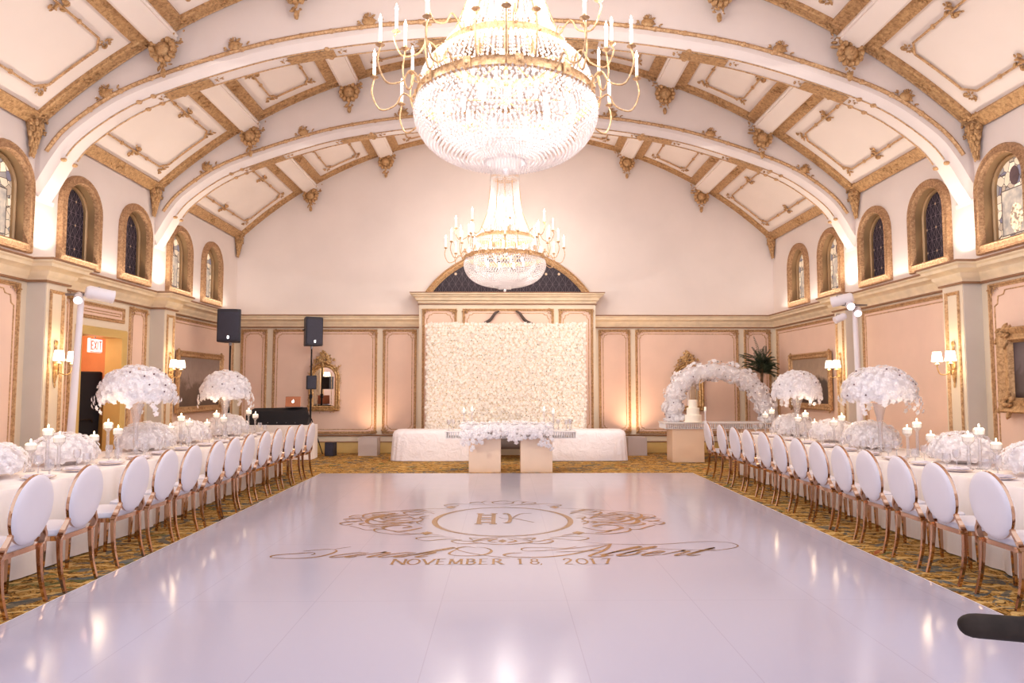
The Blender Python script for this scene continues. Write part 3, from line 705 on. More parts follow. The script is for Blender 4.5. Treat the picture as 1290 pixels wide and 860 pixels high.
for bi, (b0, b1, bn) in enumerate(BAYS):
    for ci in range(7):
        a0, a1 = R(ANG[ci]), R(ANG[ci + 1])
        a0 += (BW / VR if ci else 0); a1 -= (BW / VR if ci < 6 else 0); g = GB / VR
        mb = MB(); vband(mb, a0, a1, b0, b0 + GB); vband(mb, a0, a1, b1 - GB, b1)
        vband(mb, a0, a0 + g, b0 + GB, b1 - GB, k=2); vband(mb, a1 - g, a1, b0 + GB, b1 - GB, k=2)
        o = mb.build('trim_%d' % tn, 'gilt', smooth=.5); tn += 1
        struct(o, 'gilt coffer border in the %s bay of the vault, %s from the left' % (bn, ordc[ci]), 'coffer frame')
        # carved clusters on the bands
        m = MB(); am = (a0 + a1) / 2
        for a in (a0 + .02, am, a1 - .02):
            for yy in (b0 + GB / 2, b1 - GB / 2): carving(m, vp(a, yy, .055), (.2, .075), 16, Vector((cos(a), 0, -sin(a))), Y, vn(a), 3, .1)
        for a in (a0 + g / 2, a1 - g / 2): carving(m, vp(a, (b0 + b1) / 2, .055), (.075, .2), 16, Vector((cos(a), 0, -sin(a))), Y, vn(a), 4, .1)
        m.build('carved_cluster', 'gilt', o)
        # inner fine moulding
        ia0, ia1 = a0 + g + .028, a1 - g - .028; y0, y1 = b0 + GB + .27, b1 - GB - .27
        pts = [vp(ia0 + (ia1 - ia0) * i / 8, y0, .03) for i in range(1, 8)] + [vp(ia1, y0 + .15 + (y1 - y0 - .3) * i / 4, .03) for i in range(5)] + [vp(ia1 + (ia0 - ia1) * i / 8, y1, .03) for i in range(1, 8)] + [vp(ia0, y1 - .15 - (y1 - y0 - .3) * i / 4, .03) for i in range(5)]
        m = MB(); m.tube(pts, .017, 5, closed=True)
        for a in (ia0, ia1):
            for t in (.3, .7): m.ball(vp(a, y0 + (y1 - y0) * t, .03), .035, 6, 4)
        m.build('inner_moulding', 'gilt_fine', o)
        m = MB()
        for a in (ia0, ia1):
            for yy in (y0, y1): carving(m, vp(a, yy, .03), (.11, .09), 14, Vector((cos(a), 0, -sin(a))), Y, vn(a), int(yy * 7), .2)
            carving(m, vp(a, (y0 + y1) / 2, .03), (.13, .12), 14, Vector((cos(a), 0, -sin(a))), Y, vn(a), 9, .2)
        m.build('leaf_ornament', 'gilt', o)
    for k, a in enumerate(BEAM_A):
        a = R(a); U = Vector((cos(a), 0, -sin(a))); N = vn(a); mb = MB()
        rows = []
        for yy in (b0, b1):
            c0 = vp(a, yy, 0); rows.append([c0 + U * u + N * h for u, h in ((-BW - .01, -.02), (-BW, .12), (-BW + .03, .13), (-BW + .04, .17), (BW - .04, .17), (BW - .03, .13), (BW, .12), (BW + .01, -.02))])
        mb.grid(rows)
        o = mb.build('trim_%d' % tn, 'ceiling', smooth=0); tn += 1
        struct(o, 'white longitudinal beam in the %s bay of the vault, %s from the left' % (bn, ordc[k]), 'beam')
        for yy, sg in ((b1, -1), (b0, 1)):
            m = MB(); c0 = vp(a, yy + sg * .1, .14)
            D = Vector((0, 0, -1)); Nn = (0, sg, 0); Ux = X
            m.ball(c0 + D * .16, (.13, .10, .13), 10, 7)
            for q in range(12): m.ball(c0 + D * .16 + Vector((sin(q * pi / 6) * .15, sg * .04, cos(q * pi / 6) * .15)), (.05, .06, .05), 6, 4)
            carving(m, c0 + D * .02, (.24, .12), 26, Ux, Z, Nn, k + 2); carving(m, c0 + D * .34, (.10, .13), 16, Ux, Z, Nn, k + 5); m.ball(c0 + D * .48, (.04, .05, .07), 6, 4)
            carving(m, c0 + Vector((.0, 0, .1)), (.3, .08), 18, Ux, Z, Nn, k + 8)
            m.build('corbel', 'gilt', o)
    # wall corbels at the springing corners
    for sx, xw in ((1, XL), (-1, XR)):
        for yy, sg in ((b0, 1), (b1, -1)):
            m = MB(); cy = yy + sg * .12
            m.lathe([(.012, -.44), (.02, -.3), (.04, -.2), (.07, -.08), (.10, .02), (.11, .07)], (xw + sx * .03, cy, 5.22), 10)
            for q_, (zz_, rr_) in enumerate(((4.80, .035), (4.86, .045), (4.93, .055), (5.0, .065), (5.07, .075), (5.14, .085), (5.22, .095))):
                for k_ in range(5):
                    th_ = (k_ - 2) * .55 + .27 * (q_ % 2); m.ball((xw + sx * (.03 + rr_ * 1.15 * cos(th_)), cy + rr_ * 1.25 * sin(th_), zz_), (rr_ * .45, rr_ * .42, .055), 6, 4)
            carving(m, (xw + sx * .13, cy, 5.17), (.17, .09), 26, Y, Z, (sx, 0, 0), 2); carving(m, (xw + sx * .06, cy, 4.95), (.06, .12), 12, Y, Z, (sx, 0, 0), 3)
            carving(m, (xw + sx * .14, cy, 5.32), (.19, .1), 24, Y, Z, (sx, 0, 0), 4)
            o = m.build('trim_%d' % tn, 'gilt'); tn += 1
            struct(o, 'carved gilt wall corbel under the %s end of the %s bay on the %s wall' % ('near' if sg > 0 else 'far', bn, 'left' if sx > 0 else 'right'), 'corbel')

# uplights lying on the cornice at each pilaster, lighting the arch feet
for sx, xw, side in ((1, XL, 'left'), (-1, XR, 'right')):
    for k, (a, b) in enumerate(PIL):
        yc = (a + b) / 2; t = thing('cornice_uplight', 'slim white uplight lying on the %s cornice below the arch %s' % (side, ['nearest the camera', 'in the middle', 'farthest away'][k]), 'light', (xw + sx * .22, yc, 3.345), group='uplights on the cornice')
        MB().box((0, 0, .02), (.06, .2, .035), bev=.01).build('housing', 'white_paint', t); MB().box((0, 0, .040), (.05, .18, .005)).build('lens', 'lens', t)
        lamp('uplight_lamp', 'AREA', (0, 0, .07), 5, (1, .84, .66), (pi, sx * R(-6), 0), t, shape='RECTANGLE', size=.06, size_y=.2, spread=R(110))

# ================================================================== DANCE FLOOR AND ITS LETTERING
DX0, DX1, DY_ = -3.34, 3.46, 12.78
df_ = thing('dance_floor', 'glossy white dance floor running down the middle of the ballroom', 'dance floor', (0, 0, 0))
MB().box(((DX0 + DX1) / 2, (DY_ - 1) / 2, .0115), (DX1 - DX0, DY_ + 1, .021)).build('surface', 'dance', df_, smooth=0)
m = MB(); 
for a, b, c, d in ((DX0 - .012, DX0, -1, DY_), (DX1, DX1 + .012, -1, DY_), (DX0 - .012, DX1 + .012, DY_, DY_ + .012)): m.box(((a + b) / 2, (c + d) / 2, .01), (b - a, d - c, .02))
m.build('edge_trim', 'white_paint', df_, smooth=0)
ZF = .0235
RN = [0]
def ribbon(mb, pts, wd, k=6, calli=None, closed=False):
    """flat lettering stroke lying on the floor; width swells with direction for a pen-drawn look"""
    P = spline([(p[0], p[1], 0) for p in pts], k, closed) if k > 1 else [Vector((p[0], p[1], 0)) for p in pts]
    n = len(P); A = []; B = []
    flat = k <= 1; RN[0] += 1; zf = ZF + (RN[0] % 16) * .00012
    for i, p in enumerate(P):
        t = (P[(i + 1) % n] - P[i - 1]) if closed else P[min(i + 1, n - 1)] - P[max(i - 1, 0)]
        t = t.normalized() if t.length else Vector((1, 0, 0)); nn = Vector((-t.y, t.x, 0)); q = 1
        if calli: q = calli + (1 - calli) * abs(t.x * .6 + t.y * .8) ** 2 if calli > 0 else 1
        if not closed and not flat: q *= .35 + .65 * min(1, 6 * min(i, n - 1 - i) / n + .1)
        A.append((p.x + nn.x * wd * q / 2, p.y + nn.y * wd * q / 2, zf)); B.append((p.x - nn.x * wd * q / 2, p.y - nn.y * wd * q / 2, zf))
    mb.grid([A, B], closed_u=closed)
m = MB()
S1 = [(-1.81, 6.63), (-1.79, 6.67), (-1.83, 6.72), (-1.98, 6.68), (-2.12, 6.64), (-2.17, 6.59), (-2.14, 6.53), (-1.99, 6.5), (-1.84, 6.51), (-1.73, 6.56), (-1.64, 6.67), (-1.61, 6.78), (-1.65, 6.84), (-1.75, 6.85), (-1.93, 6.78)]
ribbon(m, S1, .034, 6, .3); ribbon(m, [(-1.65, 6.85), (-1.58, 6.91), (-1.51, 6.96)], .012)
LET = {'a': [[(.8, .9), (.45, 1), (.1, .6), (.1, .15), (.35, 0), (.7, .3), (.85, .95)], [(.85, .95), (.78, .2), (.95, 0), (1.15, .2)]],
       'r': [[(0, .2), (.3, .95), (.35, 1.15), (.42, .92), (.75, .95), (.68, .3), (.8, 0), (1.05, .2)]],
       'h': [[(0, .2), (.4, 1.3), (.5, 1.9), (.35, 2.0), (.2, 1.4), (.15, 0)], [(.15, .3), (.5, 1), (.7, .8), (.68, .15), (.85, 0), (1.1, .2)]],
       'l': [[(0, .2), (.4, 1.3), (.5, 1.9), (.35, 2.0), (.2, 1.4), (.2, .2), (.4, 0), (.65, .2)]],
       'b': [[(0, .2), (.4, 1.3), (.5, 1.9), (.35, 2.0), (.2, 1.4), (.2, .1), (.5, 0), (.75, .4), (.6, .85), (.95, .85)]],
       'e': [[(0, .3), (.5, .5), (.65, .85), (.4, 1), (.15, .6), (.25, .1), (.55, 0), (.95, .3)]],
       't': [[(0, .2), (.35, 1.7), (.2, .3), (.4, 0), (.75, .2)], [(-.05, 1.15), (.7, 1.25)]]}
def script(word, x0, yb, s, h, sl=1.05, wd=.034):
    for ch in word:
        for st in LET[ch]: ribbon(m, [(x0 + x * s + y * h * sl, yb + y * h) for x, y in st], wd, 5, .25)
        x0 += s * {'l': .75, 't': .9, 'h': 1.15}.get(ch, 1.05)
script('arah', -1.66, 6.53, .215, .19); script('lbert', .86, 6.56, .205, .19)
ribbon(m, [(-.27, 6.9), (-.38, 6.95), (-.46, 6.86), (-.37, 6.73), (-.2, 6.61), (-.03, 6.52), (.06, 6.5)], .036, 6, .4)
ribbon(m, [(-.46, 6.84), (-.52, 6.68), (-.46, 6.6), (-.3, 6.58), (-.17, 6.64), (-.12, 6.78), (-.18, 6.9), (-.27, 6.93)], .036, 6, .4)
ribbon(m, [(.17, 6.69), (.06, 6.67), (.0, 6.6), (.1, 6.53), (.35, 6.52), (.62, 6.62), (.86, 6.82), (1.08, 7.05)], .036, 6, .5)
ribbon(m, [(.72, 6.95), (.6, 6.87), (.4, 6.9), (.22, 6.9), (.17, 6.82), (.26, 6.76), (.6, 6.84), (1.08, 7.06)], .022, 6, .4)
ribbon(m, [(1.08, 7.06), (.98, 6.8), (.8, 6.56), (.9, 6.53), (.98, 6.6)], .04, 6, .5); ribbon(m, [(.5, 6.72), (.95, 6.78)], .016)
ribbon(m, [(.78, 7.17), (.95, 7.09), (1.15, 7.04), (1.4, 7.02), (1.66, 7.05), (1.9, 7.12), (2.1, 7.15), (2.28, 7.1), (2.33, 6.97), (2.24, 6.86), (2.02, 6.76), (1.88, 6.78)], .016, 6, .5)
ribbon(m, [(1.28, 6.84), (1.36, 6.88), (1.6, 6.82), (1.9, 6.78)], .01)
def seg(pts, wd=.03): ribbon(m, pts, wd, 1)
CAP_ = {'N': ([(0, 0), (0, 1)], [(0, 1), (.8, 0)], [(.8, 0), (.8, 1)]), 'O': 'O', 'V': ([(0, 1), (.4, 0)], [(.4, 0), (.8, 1)]), 'E': ([(0.05, 0), (0.05, 1)], [(0, 0), (.6, 0)], [(0, .5), (.5, .5)], [(0, 1), (.6, 1)]),
        'M': ([(0, 0), (.04, 1)], [(.04, 1), (.35, .1)], [(.35, .1), (.66, 1)], [(.66, 1), (.7, 0)]), 'B': ([(.05, 0), (.05, 1)], [(0, 1), (.45, .95), (.55, .75), (.4, .55), (.05, .52)], [(.3, .54), (.6, .42), (.6, .15), (.4, 0), (0, 0)]),
        'R': ([(.05, 0), (.05, 1)], [(0, 1), (.45, .97), (.58, .75), (.42, .52), (.05, .5)], [(.3, .5), (.75, 0)]), '1': ([(.25, 0), (.25, 1)], [(.05, .85), (.25, 1)]), '8': '8', '0': 'O', ',': ([(.12, .1), (.04, -.15)],),
        '2': ([(.03, .72), (.1, .95), (.35, 1.02), (.58, .85), (.5, .58), (.25, .28), (.02, 0)], [(.05, 0), (.62, 0)]), '7': ([(.02, 1), (.6, 1)], [(.6, 1), (.2, 0)])}
x = -1.0; h = .19
for ch in 'NOVEMBER 18, 2017':
    w_ = .118
    if ch in 'NOV': w_ = .132
    if ch == 'M': w_ = .15
    if ch == ' ': x += .1; continue
    if ch == ',': x -= .03
    g = CAP_[ch]; sx_ = w_ * .8 / .8
    if g == 'O':
        for qa in range(1): ribbon(m, [(x + w_ * .4 + w_ * .4 * cos(t * pi / 6), 6.27 + h * (.5 + .5 * sin(t * pi / 6))) for t in range(12)], .02, 3, closed=True)
    elif g == '8':
        ribbon(m, [(x + w_ * .35 + w_ * .24 * cos(t * pi / 4), 6.27 + h * (.76 + .23 * sin(t * pi / 4))) for t in range(8)], .016, 3, closed=True)
        ribbon(m, [(x + w_ * .35 + w_ * .3 * cos(t * pi / 4), 6.27 + h * (.27 + .27 * sin(t * pi / 4))) for t in range(8)], .018, 3, closed=True)
    else:
        for st in g:
            P_ = [(x + a * w_, 6.27 + b * h) for a, b in st]; v_ = abs(P_[-1][1] - P_[0][1]) > .05
            if v_ or len(P_) > 2: ribbon(m, P_, .023 if v_ else .018, 1 if len(P_) == 2 else 4)
            else: ribbon(m, P_, .012, 1)
            for e in (P_[0], P_[-1]):
                if v_ and len(P_) == 2: ribbon(m, [(e[0] - .022, e[1]), (e[0], e[1]), (e[0] + .022, e[1])], .008, 1)
    x += w_
m.build('names_lettering', 'floor_gold', df_, smooth=0, label='gold script reading Sarah & Albert with NOVEMBER 18, 2017 in capitals below')
# monogram crest
m = MB(); EX, EY = -.015, 8.3
def rb(pts, wd=.03, cal=.35, mir=True, k=6):
    for s in ((1, -1) if mir else (1,)): ribbon(m, [(EX + s * a, EY + b) for a, b in pts], wd, k, cal)
ang = [2 * pi * i / 40 for i in range(40)]
A_ = [(EX + .835 * cos(t), EY + .89 * sin(t), ZF) for t in ang]; B_ = [(EX + (.80 - .028 * abs(cos(t)) ** 3) * cos(t), EY + .865 * sin(t), ZF) for t in ang]
m.grid([A_, B_], closed_u=True)
A_ = [(EX + .775 * cos(t) - .0, EY + .855 * sin(t), ZF) for t in ang]; B_ = [(EX + .768 * cos(t), EY + .85 * sin(t), ZF) for t in ang]; m.grid([A_, B_], closed_u=True)
for pts, wd in (([(.86, .55), (1.08, .66), (1.24, .5), (1.12, .34), (.98, .44)], .04), ([(.9, -.42), (1.12, -.62), (1.34, -.44), (1.2, -.26), (1.04, -.36), (1.12, -.44)], .06),
                ([(1.05, .12), (1.2, .3), (1.45, .26), (1.56, .08), (1.42, -.06), (1.27, .04)], .06), ([(1.05, -.05), (1.25, -.2), (1.5, -.22), (1.6, 0), (1.5, .3), (1.3, .44)], .07),
                ([(1.3, .42), (1.5, .52), (1.7, .4), (1.68, .22), (1.55, .26)], .035), ([(1.3, -.5), (1.5, -.54), (1.62, -.42), (1.75, -.3)], .03), ([(1.55, .05), (1.75, .14), (1.9, .06)], .05), ([(1.58, 0), (1.75, -.06), (1.88, -.16), (1.8, -.27), (1.73, -.2)], .035),
                ([(.62, -.86), (.85, -.74), (1.1, -.78), (1.36, -.66), (1.42, -.5), (1.36, -.44)], .03), ([(1.1, .18), (1.35, .14), (1.5, .2)], .05), ([(.95, .62), (1.06, .72), (1.2, .7), (1.3, .6)], .035), ([(1.4, .34), (1.5, .4), (1.6, .34), (1.54, .28)], .045), ([(1.44, -.3), (1.56, -.3), (1.64, -.22), (1.6, -.14)], .045), ([(.92, -.1), (1.02, -.06), (1.1, -.12), (1.04, -.2)], .04), ([(1.7, -.1), (1.8, -.06), (1.86, .0)], .04), ([(1.22, .1), (1.36, .06), (1.46, .12), (1.4, .2)], .045), ([(.84, .42), (.92, .5), (1.0, .52)], .035), ([(1.0, -.72), (1.12, -.68), (1.2, -.6)], .04), ([(1.15, .38), (1.3, .33), (1.42, .4), (1.34, .48)], .04), ([(1.16, -.3), (1.35, -.32), (1.5, -.4)], .04), ([(1.6, .1), (1.7, .2), (1.8, .24)], .04), ([(1.0, .6), (1.1, .5), (1.2, .58)], .03), ([(1.45, -.1), (1.3, -.14), (1.2, -.2)], .05), ([(1.2, .2), (1.32, .24), (1.42, .16)], .04), ([(.88, .12), (1.0, .14), (1.08, .06)], .03), ([(1.1, .02), (1.3, -.02), (1.45, .06)], .05), ([(1.02, -.14), (1.22, -.1), (1.4, -.14)], .05),
                ([(.9, .3), (1.0, .2), (.95, .05), (1.0, -.12), (.92, -.25)], .03), ([(.62, .82), (.9, .78), (1.1, .74), (1.4, .6), (1.66, .5)], .02), ([(1.62, .3), (1.8, .34), (1.86, .22), (1.78, .16)], .03), ([(1.66, -.0), (1.72, .1), (1.84, .12)], .03),
                ([(.1, 1.02), (.3, 1.1), (.45, 1.22), (.32, 1.3), (.25, 1.18)], .03), ([(.35, 1.05), (.6, 1.16), (.78, 1.04), (.66, .96), (.58, 1.04)], .025), ([(.12, 1.3), (.22, 1.38), (.3, 1.28)], .02),
                ([(.12, -1.02), (.35, -1.12), (.55, -1.0), (.78, -1.08), (.9, -.96), (.72, -.88), (.5, -.94)], .028), ([(.2, -1.18), (.42, -1.22), (.52, -1.1), (.42, -1.04)], .03), ([(0, -.92), (.2, -1.0), (.3, -1.14), (.12, -1.24), (0, -1.26)], .035), ([(.05, -1.0), (.14, -1.1), (.05, -1.18)], .04), ([(.22, -1.0), (.34, -.96), (.3, -1.06)], .03)):
    rb(pts, wd)
rb([(0, 1.12), (.12, 1.18), (.14, 1.28), (.06, 1.36), (0, 1.38)], .03)
for gx, gy in ((.82, -.72), (.68, .88)):
    for s in (1, -1): m.poly([(EX + s * gx - .07, EY + gy + .02, ZF), (EX + s * gx, EY + gy + .09, ZF), (EX + s * gx + .07, EY + gy + .02, ZF), (EX + s * gx, EY + gy - .09, ZF)])
m.poly([(EX - .05, EY - 1.1, ZF), (EX, EY - 1.03, ZF), (EX + .05, EY - 1.1, ZF), (EX, EY - 1.17, ZF)])
for s in (0, 1):
    for xx in (-.28, -.11): m.box((EX + xx, EY + .1, ZF), (.05, .66, .001)) if s == 0 else None
for yy in (-.12, .04, .16, .32): m.box((EX - .195, EY + yy, ZF + .0008), (.15, .045, .001))
for yy in (-.22, .42):
    for xx in (-.28, -.11): m.box((EX + xx, EY + yy, ZF + .0012), (.09, .03, .001))
for pts, wd in (([(.0, .40), (.06, .42), (.09, .2), (.08, -.08), (.04, -.16), (.0, -.14)], .055), ([(.36, .44), (.22, .4), (.12, .16)], .022), ([(.1, .16), (.2, .05), (.37, -.14)], .045), ([(-.05, .2), (.02, .1), (.14, .1), (.24, .06)], .02)): rb(pts, wd, .35, False)
m.build('monogram_crest', 'floor_gold', df_, smooth=0, label='gold monogram in an oval ring with scrolling damask wings')

# ================================================================== CHAIRS
def make_chair():
    t = thing('banquet_chair', 'x', 'chair')
    sc = MB()
    rows = []
    for z, k in ((.435, 0), (.45, .004), (.478, .0), (.49, -.03), (.492, -.12)):
        rows.append([((.215 + k) * math.copysign(abs(cos(a)) ** .42, cos(a)) * (1.04 if sin(a) > 0 else .94), .0 + (.20 + k) * math.copysign(abs(sin(a)) ** .42, sin(a)), z) for a in [2 * pi * i / 28 for i in range(28)]])
    sc.grid(rows, closed_u=True); sc.poly(rows[-1]); sc.poly(rows[0][::-1]); sc.build('seat', 'chair_white', t)
    fr = MB(); fo = [((.222) * math.copysign(abs(cos(a)) ** .3, cos(a)) * (1.04 if sin(a) > 0 else .95), .21 * math.copysign(abs(sin(a)) ** .3, sin(a))) for a in [2 * pi * i / 32 for i in range(32)]]
    fr.grid([[(x * .93, y * .93, .398) for x, y in fo], [(x, y, .398) for x, y in fo], [(x, y, .435) for x, y in fo], [(x * .93, y * .93, .436) for x, y in fo]], closed_u=True, closed_v=True)
    fr.build('seat_frame', 'rose_gold', t)
    # back: oval, tilted
    bw, bh, zc, tilt = .215, .252, .715, R(8); yb = -.235
    def bp(x, z, d):  # local back coordinates: x, z from centre, d thickness outward (towards -y)
        return (x, yb - d * cos(tilt) - (z + .2) * sin(tilt), zc + z * cos(tilt) - d * sin(tilt))
    A = [2 * pi * i / 36 for i in range(36)]; pad = MB()
    rows = [[bp(bw * k * cos(a), bh * k * sin(a), d) for a in A] for k, d in ((.0, .036), (.5, .036), (.85, .034), (.94, .026), (.985, .018), (1.006, .012), (.98, 0), (1.006, -.012), (.985, -.018), (.94, -.026), (.85, -.035), (.5, -.039), (0, -.04))]
    pad.grid(rows, closed_u=True); pad.build('backrest', 'chair_white', t)
    ring = MB(); ring.grid([[bp(bw * k * cos(a), bh * k2 * sin(a), d) for a in A] for k, k2, d in ((.975, .98, -.011), (1.010, 1.008, -.012), (1.018, 1.014, 0), (1.010, 1.008, .012), (.975, .98, .011))], closed_u=True, closed_v=True)
    ring.build('back_frame', 'rose_gold', t)
    for s in (-1, 1):
        # curved support from seat corner to the oval
        sp = MB(); P = spline([(s * .205, -.19, .40), (s * .212, -.215, .45), (s * .205, -.232, .50), (s * .178, -.24, .545), (s * .172, -.243, .57)], 4); rows = []
        for i, p in enumerate(P):
            q = i / (len(P) - 1); wx = .012; wy = .024 - .008 * q
            rows.append([(p.x - wx, p.y - wy, p.z), (p.x + wx, p.y - wy, p.z), (p.x + wx, p.y + wy, p.z), (p.x - wx, p.y + wy, p.z)])
        sp.grid(rows, closed_u=True); sp.poly(rows[-1]); sp.poly(rows[0][::-1]); sp.build('back_support', 'rose_gold', t, smooth=.5)
        for nm, P, w0, w1 in (('leg', [(s * .205, -.2, .42), (s * .206, -.205, .3), (s * .207, -.222, .15), (s * .208, -.262, .0)], .017, .011), ('leg', [(s * .21, .19, .42), (s * .21, .19, .25), (s * .208, .193, .1), (s * .206, .197, 0)], .018, .010)):
            lg = MB(); P = spline(P, 5); rows = []
            for i, p in enumerate(P):
                q = i / (len(P) - 1); w_ = w0 + (w1 - w0) * q; rows.append([(p.x - w_, p.y - w_, p.z), (p.x + w_, p.y - w_, p.z), (p.x + w_, p.y + w_, p.z), (p.x - w_, p.y + w_, p.z)])
            lg.grid(rows, closed_u=True); lg.poly(rows[0]); lg.poly(rows[-1][::-1]); lg.build(nm, 'rose_gold', t, smooth=.5)
    return t
chair = make_chair(); CH = list(chair.children)
def clone(root, ch):
    r = root.copy(); COL.objects.link(r)
    for c in ch:
        d = c.copy(); COL.objects.link(d); d.parent = r
    return r
LY = [4.9, 5.53, 6.28, 6.87, 7.45, 8.04, 8.58, 9.18, 9.85, 10.42, 11.0, 11.6, 12.2]
RY = [5.02, 5.63, 6.17, 6.76, 7.31, 7.85, 8.42, 8.98, 9.55, 10.15, 10.75, 11.45, 12.2]
used = False
for side, ys, x, rz in (('left', LY, -3.67, R(90)), ('right', RY, 3.93, R(-90))):
    for i, y in enumerate([ys[0] - .62] + ys):
        o = clone(chair, CH) if used else chair; used = True
        nm = 'white oval-back chair at the %s banquet table, ' % side
        lab = nm + ('beside the camera' if i == 0 else 'nearest the camera' if i == 1 else 'at the far end of the row' if i == 13 else '%s along from the camera' % ORD[i - 1])
        jit = random.uniform(-.03, .03)
        place(o, (x - (.05 if side == 'left' and y > 9 else 0) + random.uniform(-.012, .012), y + .2 * 0 + .2, 0) if side == 'left' else (x + random.uniform(-.012, .012), y + .2, 0), rz + jit, lab, 'chairs along the %s banquet table' % side)

# ================================================================== BANQUET TABLES
def cloth_table(name, label, x0, x1, y0, y1, h, loc, mat='linen', fold=.018, seed=1, nd=.035, round_=.0, cat='table', drop=.012):
    rnd = random.Random(seed); P = []
    per = [((x0, y0), (x1, y0)), ((x1, y0), (x1, y1)), ((x1, y1), (x0, y1)), ((x0, y1), (x0, y0))]
    for (a, b), (c, d) in per:
        L_ = math.hypot(c - a, d - b); n = max(4, int(L_ / nd)); nx, ny = (d - b) / L_, -(c - a) / L_
        for i in range(n):
            t = i / n; P.append((a + (c - a) * t, b + (d - b) * t, nx, ny))
    ph = [rnd.random() * 6 for _ in range(4)]; rows = []
    for k, (z, q) in enumerate(((h, -.02), (h + .002, -.004), (h - .006, 0), (h - .03, .15), (h * .75, .45), (h * .4, .8), (.02, 1), (drop, 1.02))):
        r = []
        for i, (x, y, nx, ny) in enumerate(P):
            f = (sin(i * .55 + ph[0]) + .6 * sin(i * .23 + ph[1]) + .4 * sin(i * 1.13 + ph[2])) * fold * max(q, 0)
            o_ = (q if q < 0 else .035 * q) + f; r.append((x + nx * o_ - loc[0], y + ny * o_ - loc[1], z - loc[2]))
        rows.append(r)
    m = MB(); m.grid(rows, closed_u=True); m.poly(rows[0])
    return m
TABX = {'left': (-5.27, -4.07), 'right': (4.33, 5.53)}
for side in ('left', 'right'):
    x0, x1 = TABX[side]; yb_ = 12.75
    t = thing('banquet_table', 'long banquet table under floor-length white linen on the %s side of the dance floor' % side, 'table', ((x0 + x1) / 2, 8, 0))
    cloth_table('c', '', x0, x1, 3.6, yb_, .752, ((x0 + x1) / 2, 8, 0), seed=3 if side == 'left' else 8).build('tablecloth', 'linen', t, smooth=1.2)
    MB().box((0, 0, .72), (x1 - x0 - .06, 9, .03)).build('tabletop', 'tan', t, smooth=0)
    for yy in (-4.2, -1.4, 1.5, 4.3):
        for xx in (-.45, .45): MB().tube([(xx, yy, 0), (xx, yy, .71)], .018, 6).build('leg', 'steel', t)
TT = .754

# ------------------------------------------------------------------ flowers
def petal_quad(mb, M4, r, w, lift, curl):
    b = len(mb.v); mb.v += [tuple(M4 @ Vector(p)) for p in ((0, 0, 0), (r * .55, -w, lift * .55), (r, 0, lift + curl), (r * .55, w, lift * .55))]; mb.f.append((b, b + 1, b + 2, b + 3))
def rose(mb, pos, nrm, r, rnd, layers=((1, .52, .05, 5), (.7, .48, .14, 5), (.38, .38, .22, 4))):
    q = Vector(nrm).to_track_quat('Z', 'Y').to_matrix().to_4x4(); m0 = Matrix.Translation(pos) @ q @ Matrix.Rotation(rnd.random() * 6.28, 4, 'Z')
    for j, (k, w_, l, n) in enumerate(layers):
        for i in range(n): petal_quad(mb, m0 @ Matrix.Rotation(2 * pi * i / n + j * .6, 4, 'Z'), r * k, r * w_ * .75, r * l, r * (-.12 if j == 0 else .1))
FL4 = ((1, .55, .1, 4),)
def dome(mb, c, rad, n, size, rnd, low=-.15, layers=None, zsq=1):
    for i in range(n):
        z = low + (1 - low) * (i + .5) / n; a = i * 2.39996 + rnd.random() * .3; q = math.sqrt(max(0, 1 - z * z))
        d = Vector((cos(a) * q, sin(a) * q, z)); k = 1 + rnd.uniform(-.09, .05)
        p = Vector(c) + Vector((d.x * rad[0], d.y * rad[1], d.z * rad[2])) * k
        nn = Vector((d.x / rad[0], d.y / rad[1], d.z / rad[2])).normalized() + Vector((rnd.uniform(-.24, .24), rnd.uniform(-.24, .24), rnd.uniform(-.2, .2)))
        rose(mb, p, nn, size * rnd.uniform(.8, 1.2), rnd, layers) if layers else rose(mb, p, nn, size * rnd.uniform(.8, 1.2), rnd)
def core(mb, c, rad, low=-.15):
    rows = []
    for j in range(9):
        z = low + (1 - low) * j / 8; q = math.sqrt(max(0, 1 - z * z)); rows.append([(c[0] + rad[0] * q * cos(2 * pi * k / 20), c[1] + rad[1] * q * sin(2 * pi * k / 20), c[2] + rad[2] * z) for k in range(20)])
    mb.grid(rows, closed_u=True); mb.poly(rows[0][::-1])
def make_tall(R_, label, seed):
    rnd = random.Random(seed); t = thing('tall_floral_centrepiece', label, 'flower arrangement')
    v = MB(); v.lathe([(.0, .004), (.085, .004), (.09, .012), (.04, .03), (.022, .08), (.03, .16), (.024, .26), (.03, .36), (.05, .48), (.075, .58), (.095, .63)], seg=18, cap=False); v.build('glass_vase', 'glass', t)
    b = MB(); z0 = .76; core(b, (0, 0, z0), (R_ * .88, R_ * .88, .30), -.25); b.build('foliage_core', 'petal', t)
    b = MB(); dome(b, (0, 0, z0), (R_ * .93, R_ * .93, .35), 560, .043, rnd, -.3)
    for k in range(9):    # orchid sprays spilling over the rim
        a = k * 2 * pi / 9 + rnd.random() * .5; L_ = rnd.uniform(.04, .2)
        for j in range(8):
            q = j / 7; rr = R_ * (.86 + .16 * sin(q * 2)); p = (rr * cos(a + q * .1), rr * sin(a + q * .1), z0 - .02 - L_ * q * q - .03 * q); rose(b, (p[0] + rnd.uniform(-.03, .03), p[1] + rnd.uniform(-.03, .03), p[2]), (cos(a), sin(a), .2 - q * .5), .042, rnd)
    b.build('blossoms', 'petal', t, smooth=.9)['kind'] = 'stuff'
    b = MB()
    for i in range(16):
        a = rnd.random() * 6.28; z = rnd.uniform(-.1, .85); q = math.sqrt(1 - z * z); b.ball((R_ * .97 * q * cos(a), R_ * .97 * q * sin(a), z0 + .37 * z), .012, 6, 4)
    b.build('dark_centres', 'stamen', t)['kind'] = 'stuff'
    return t
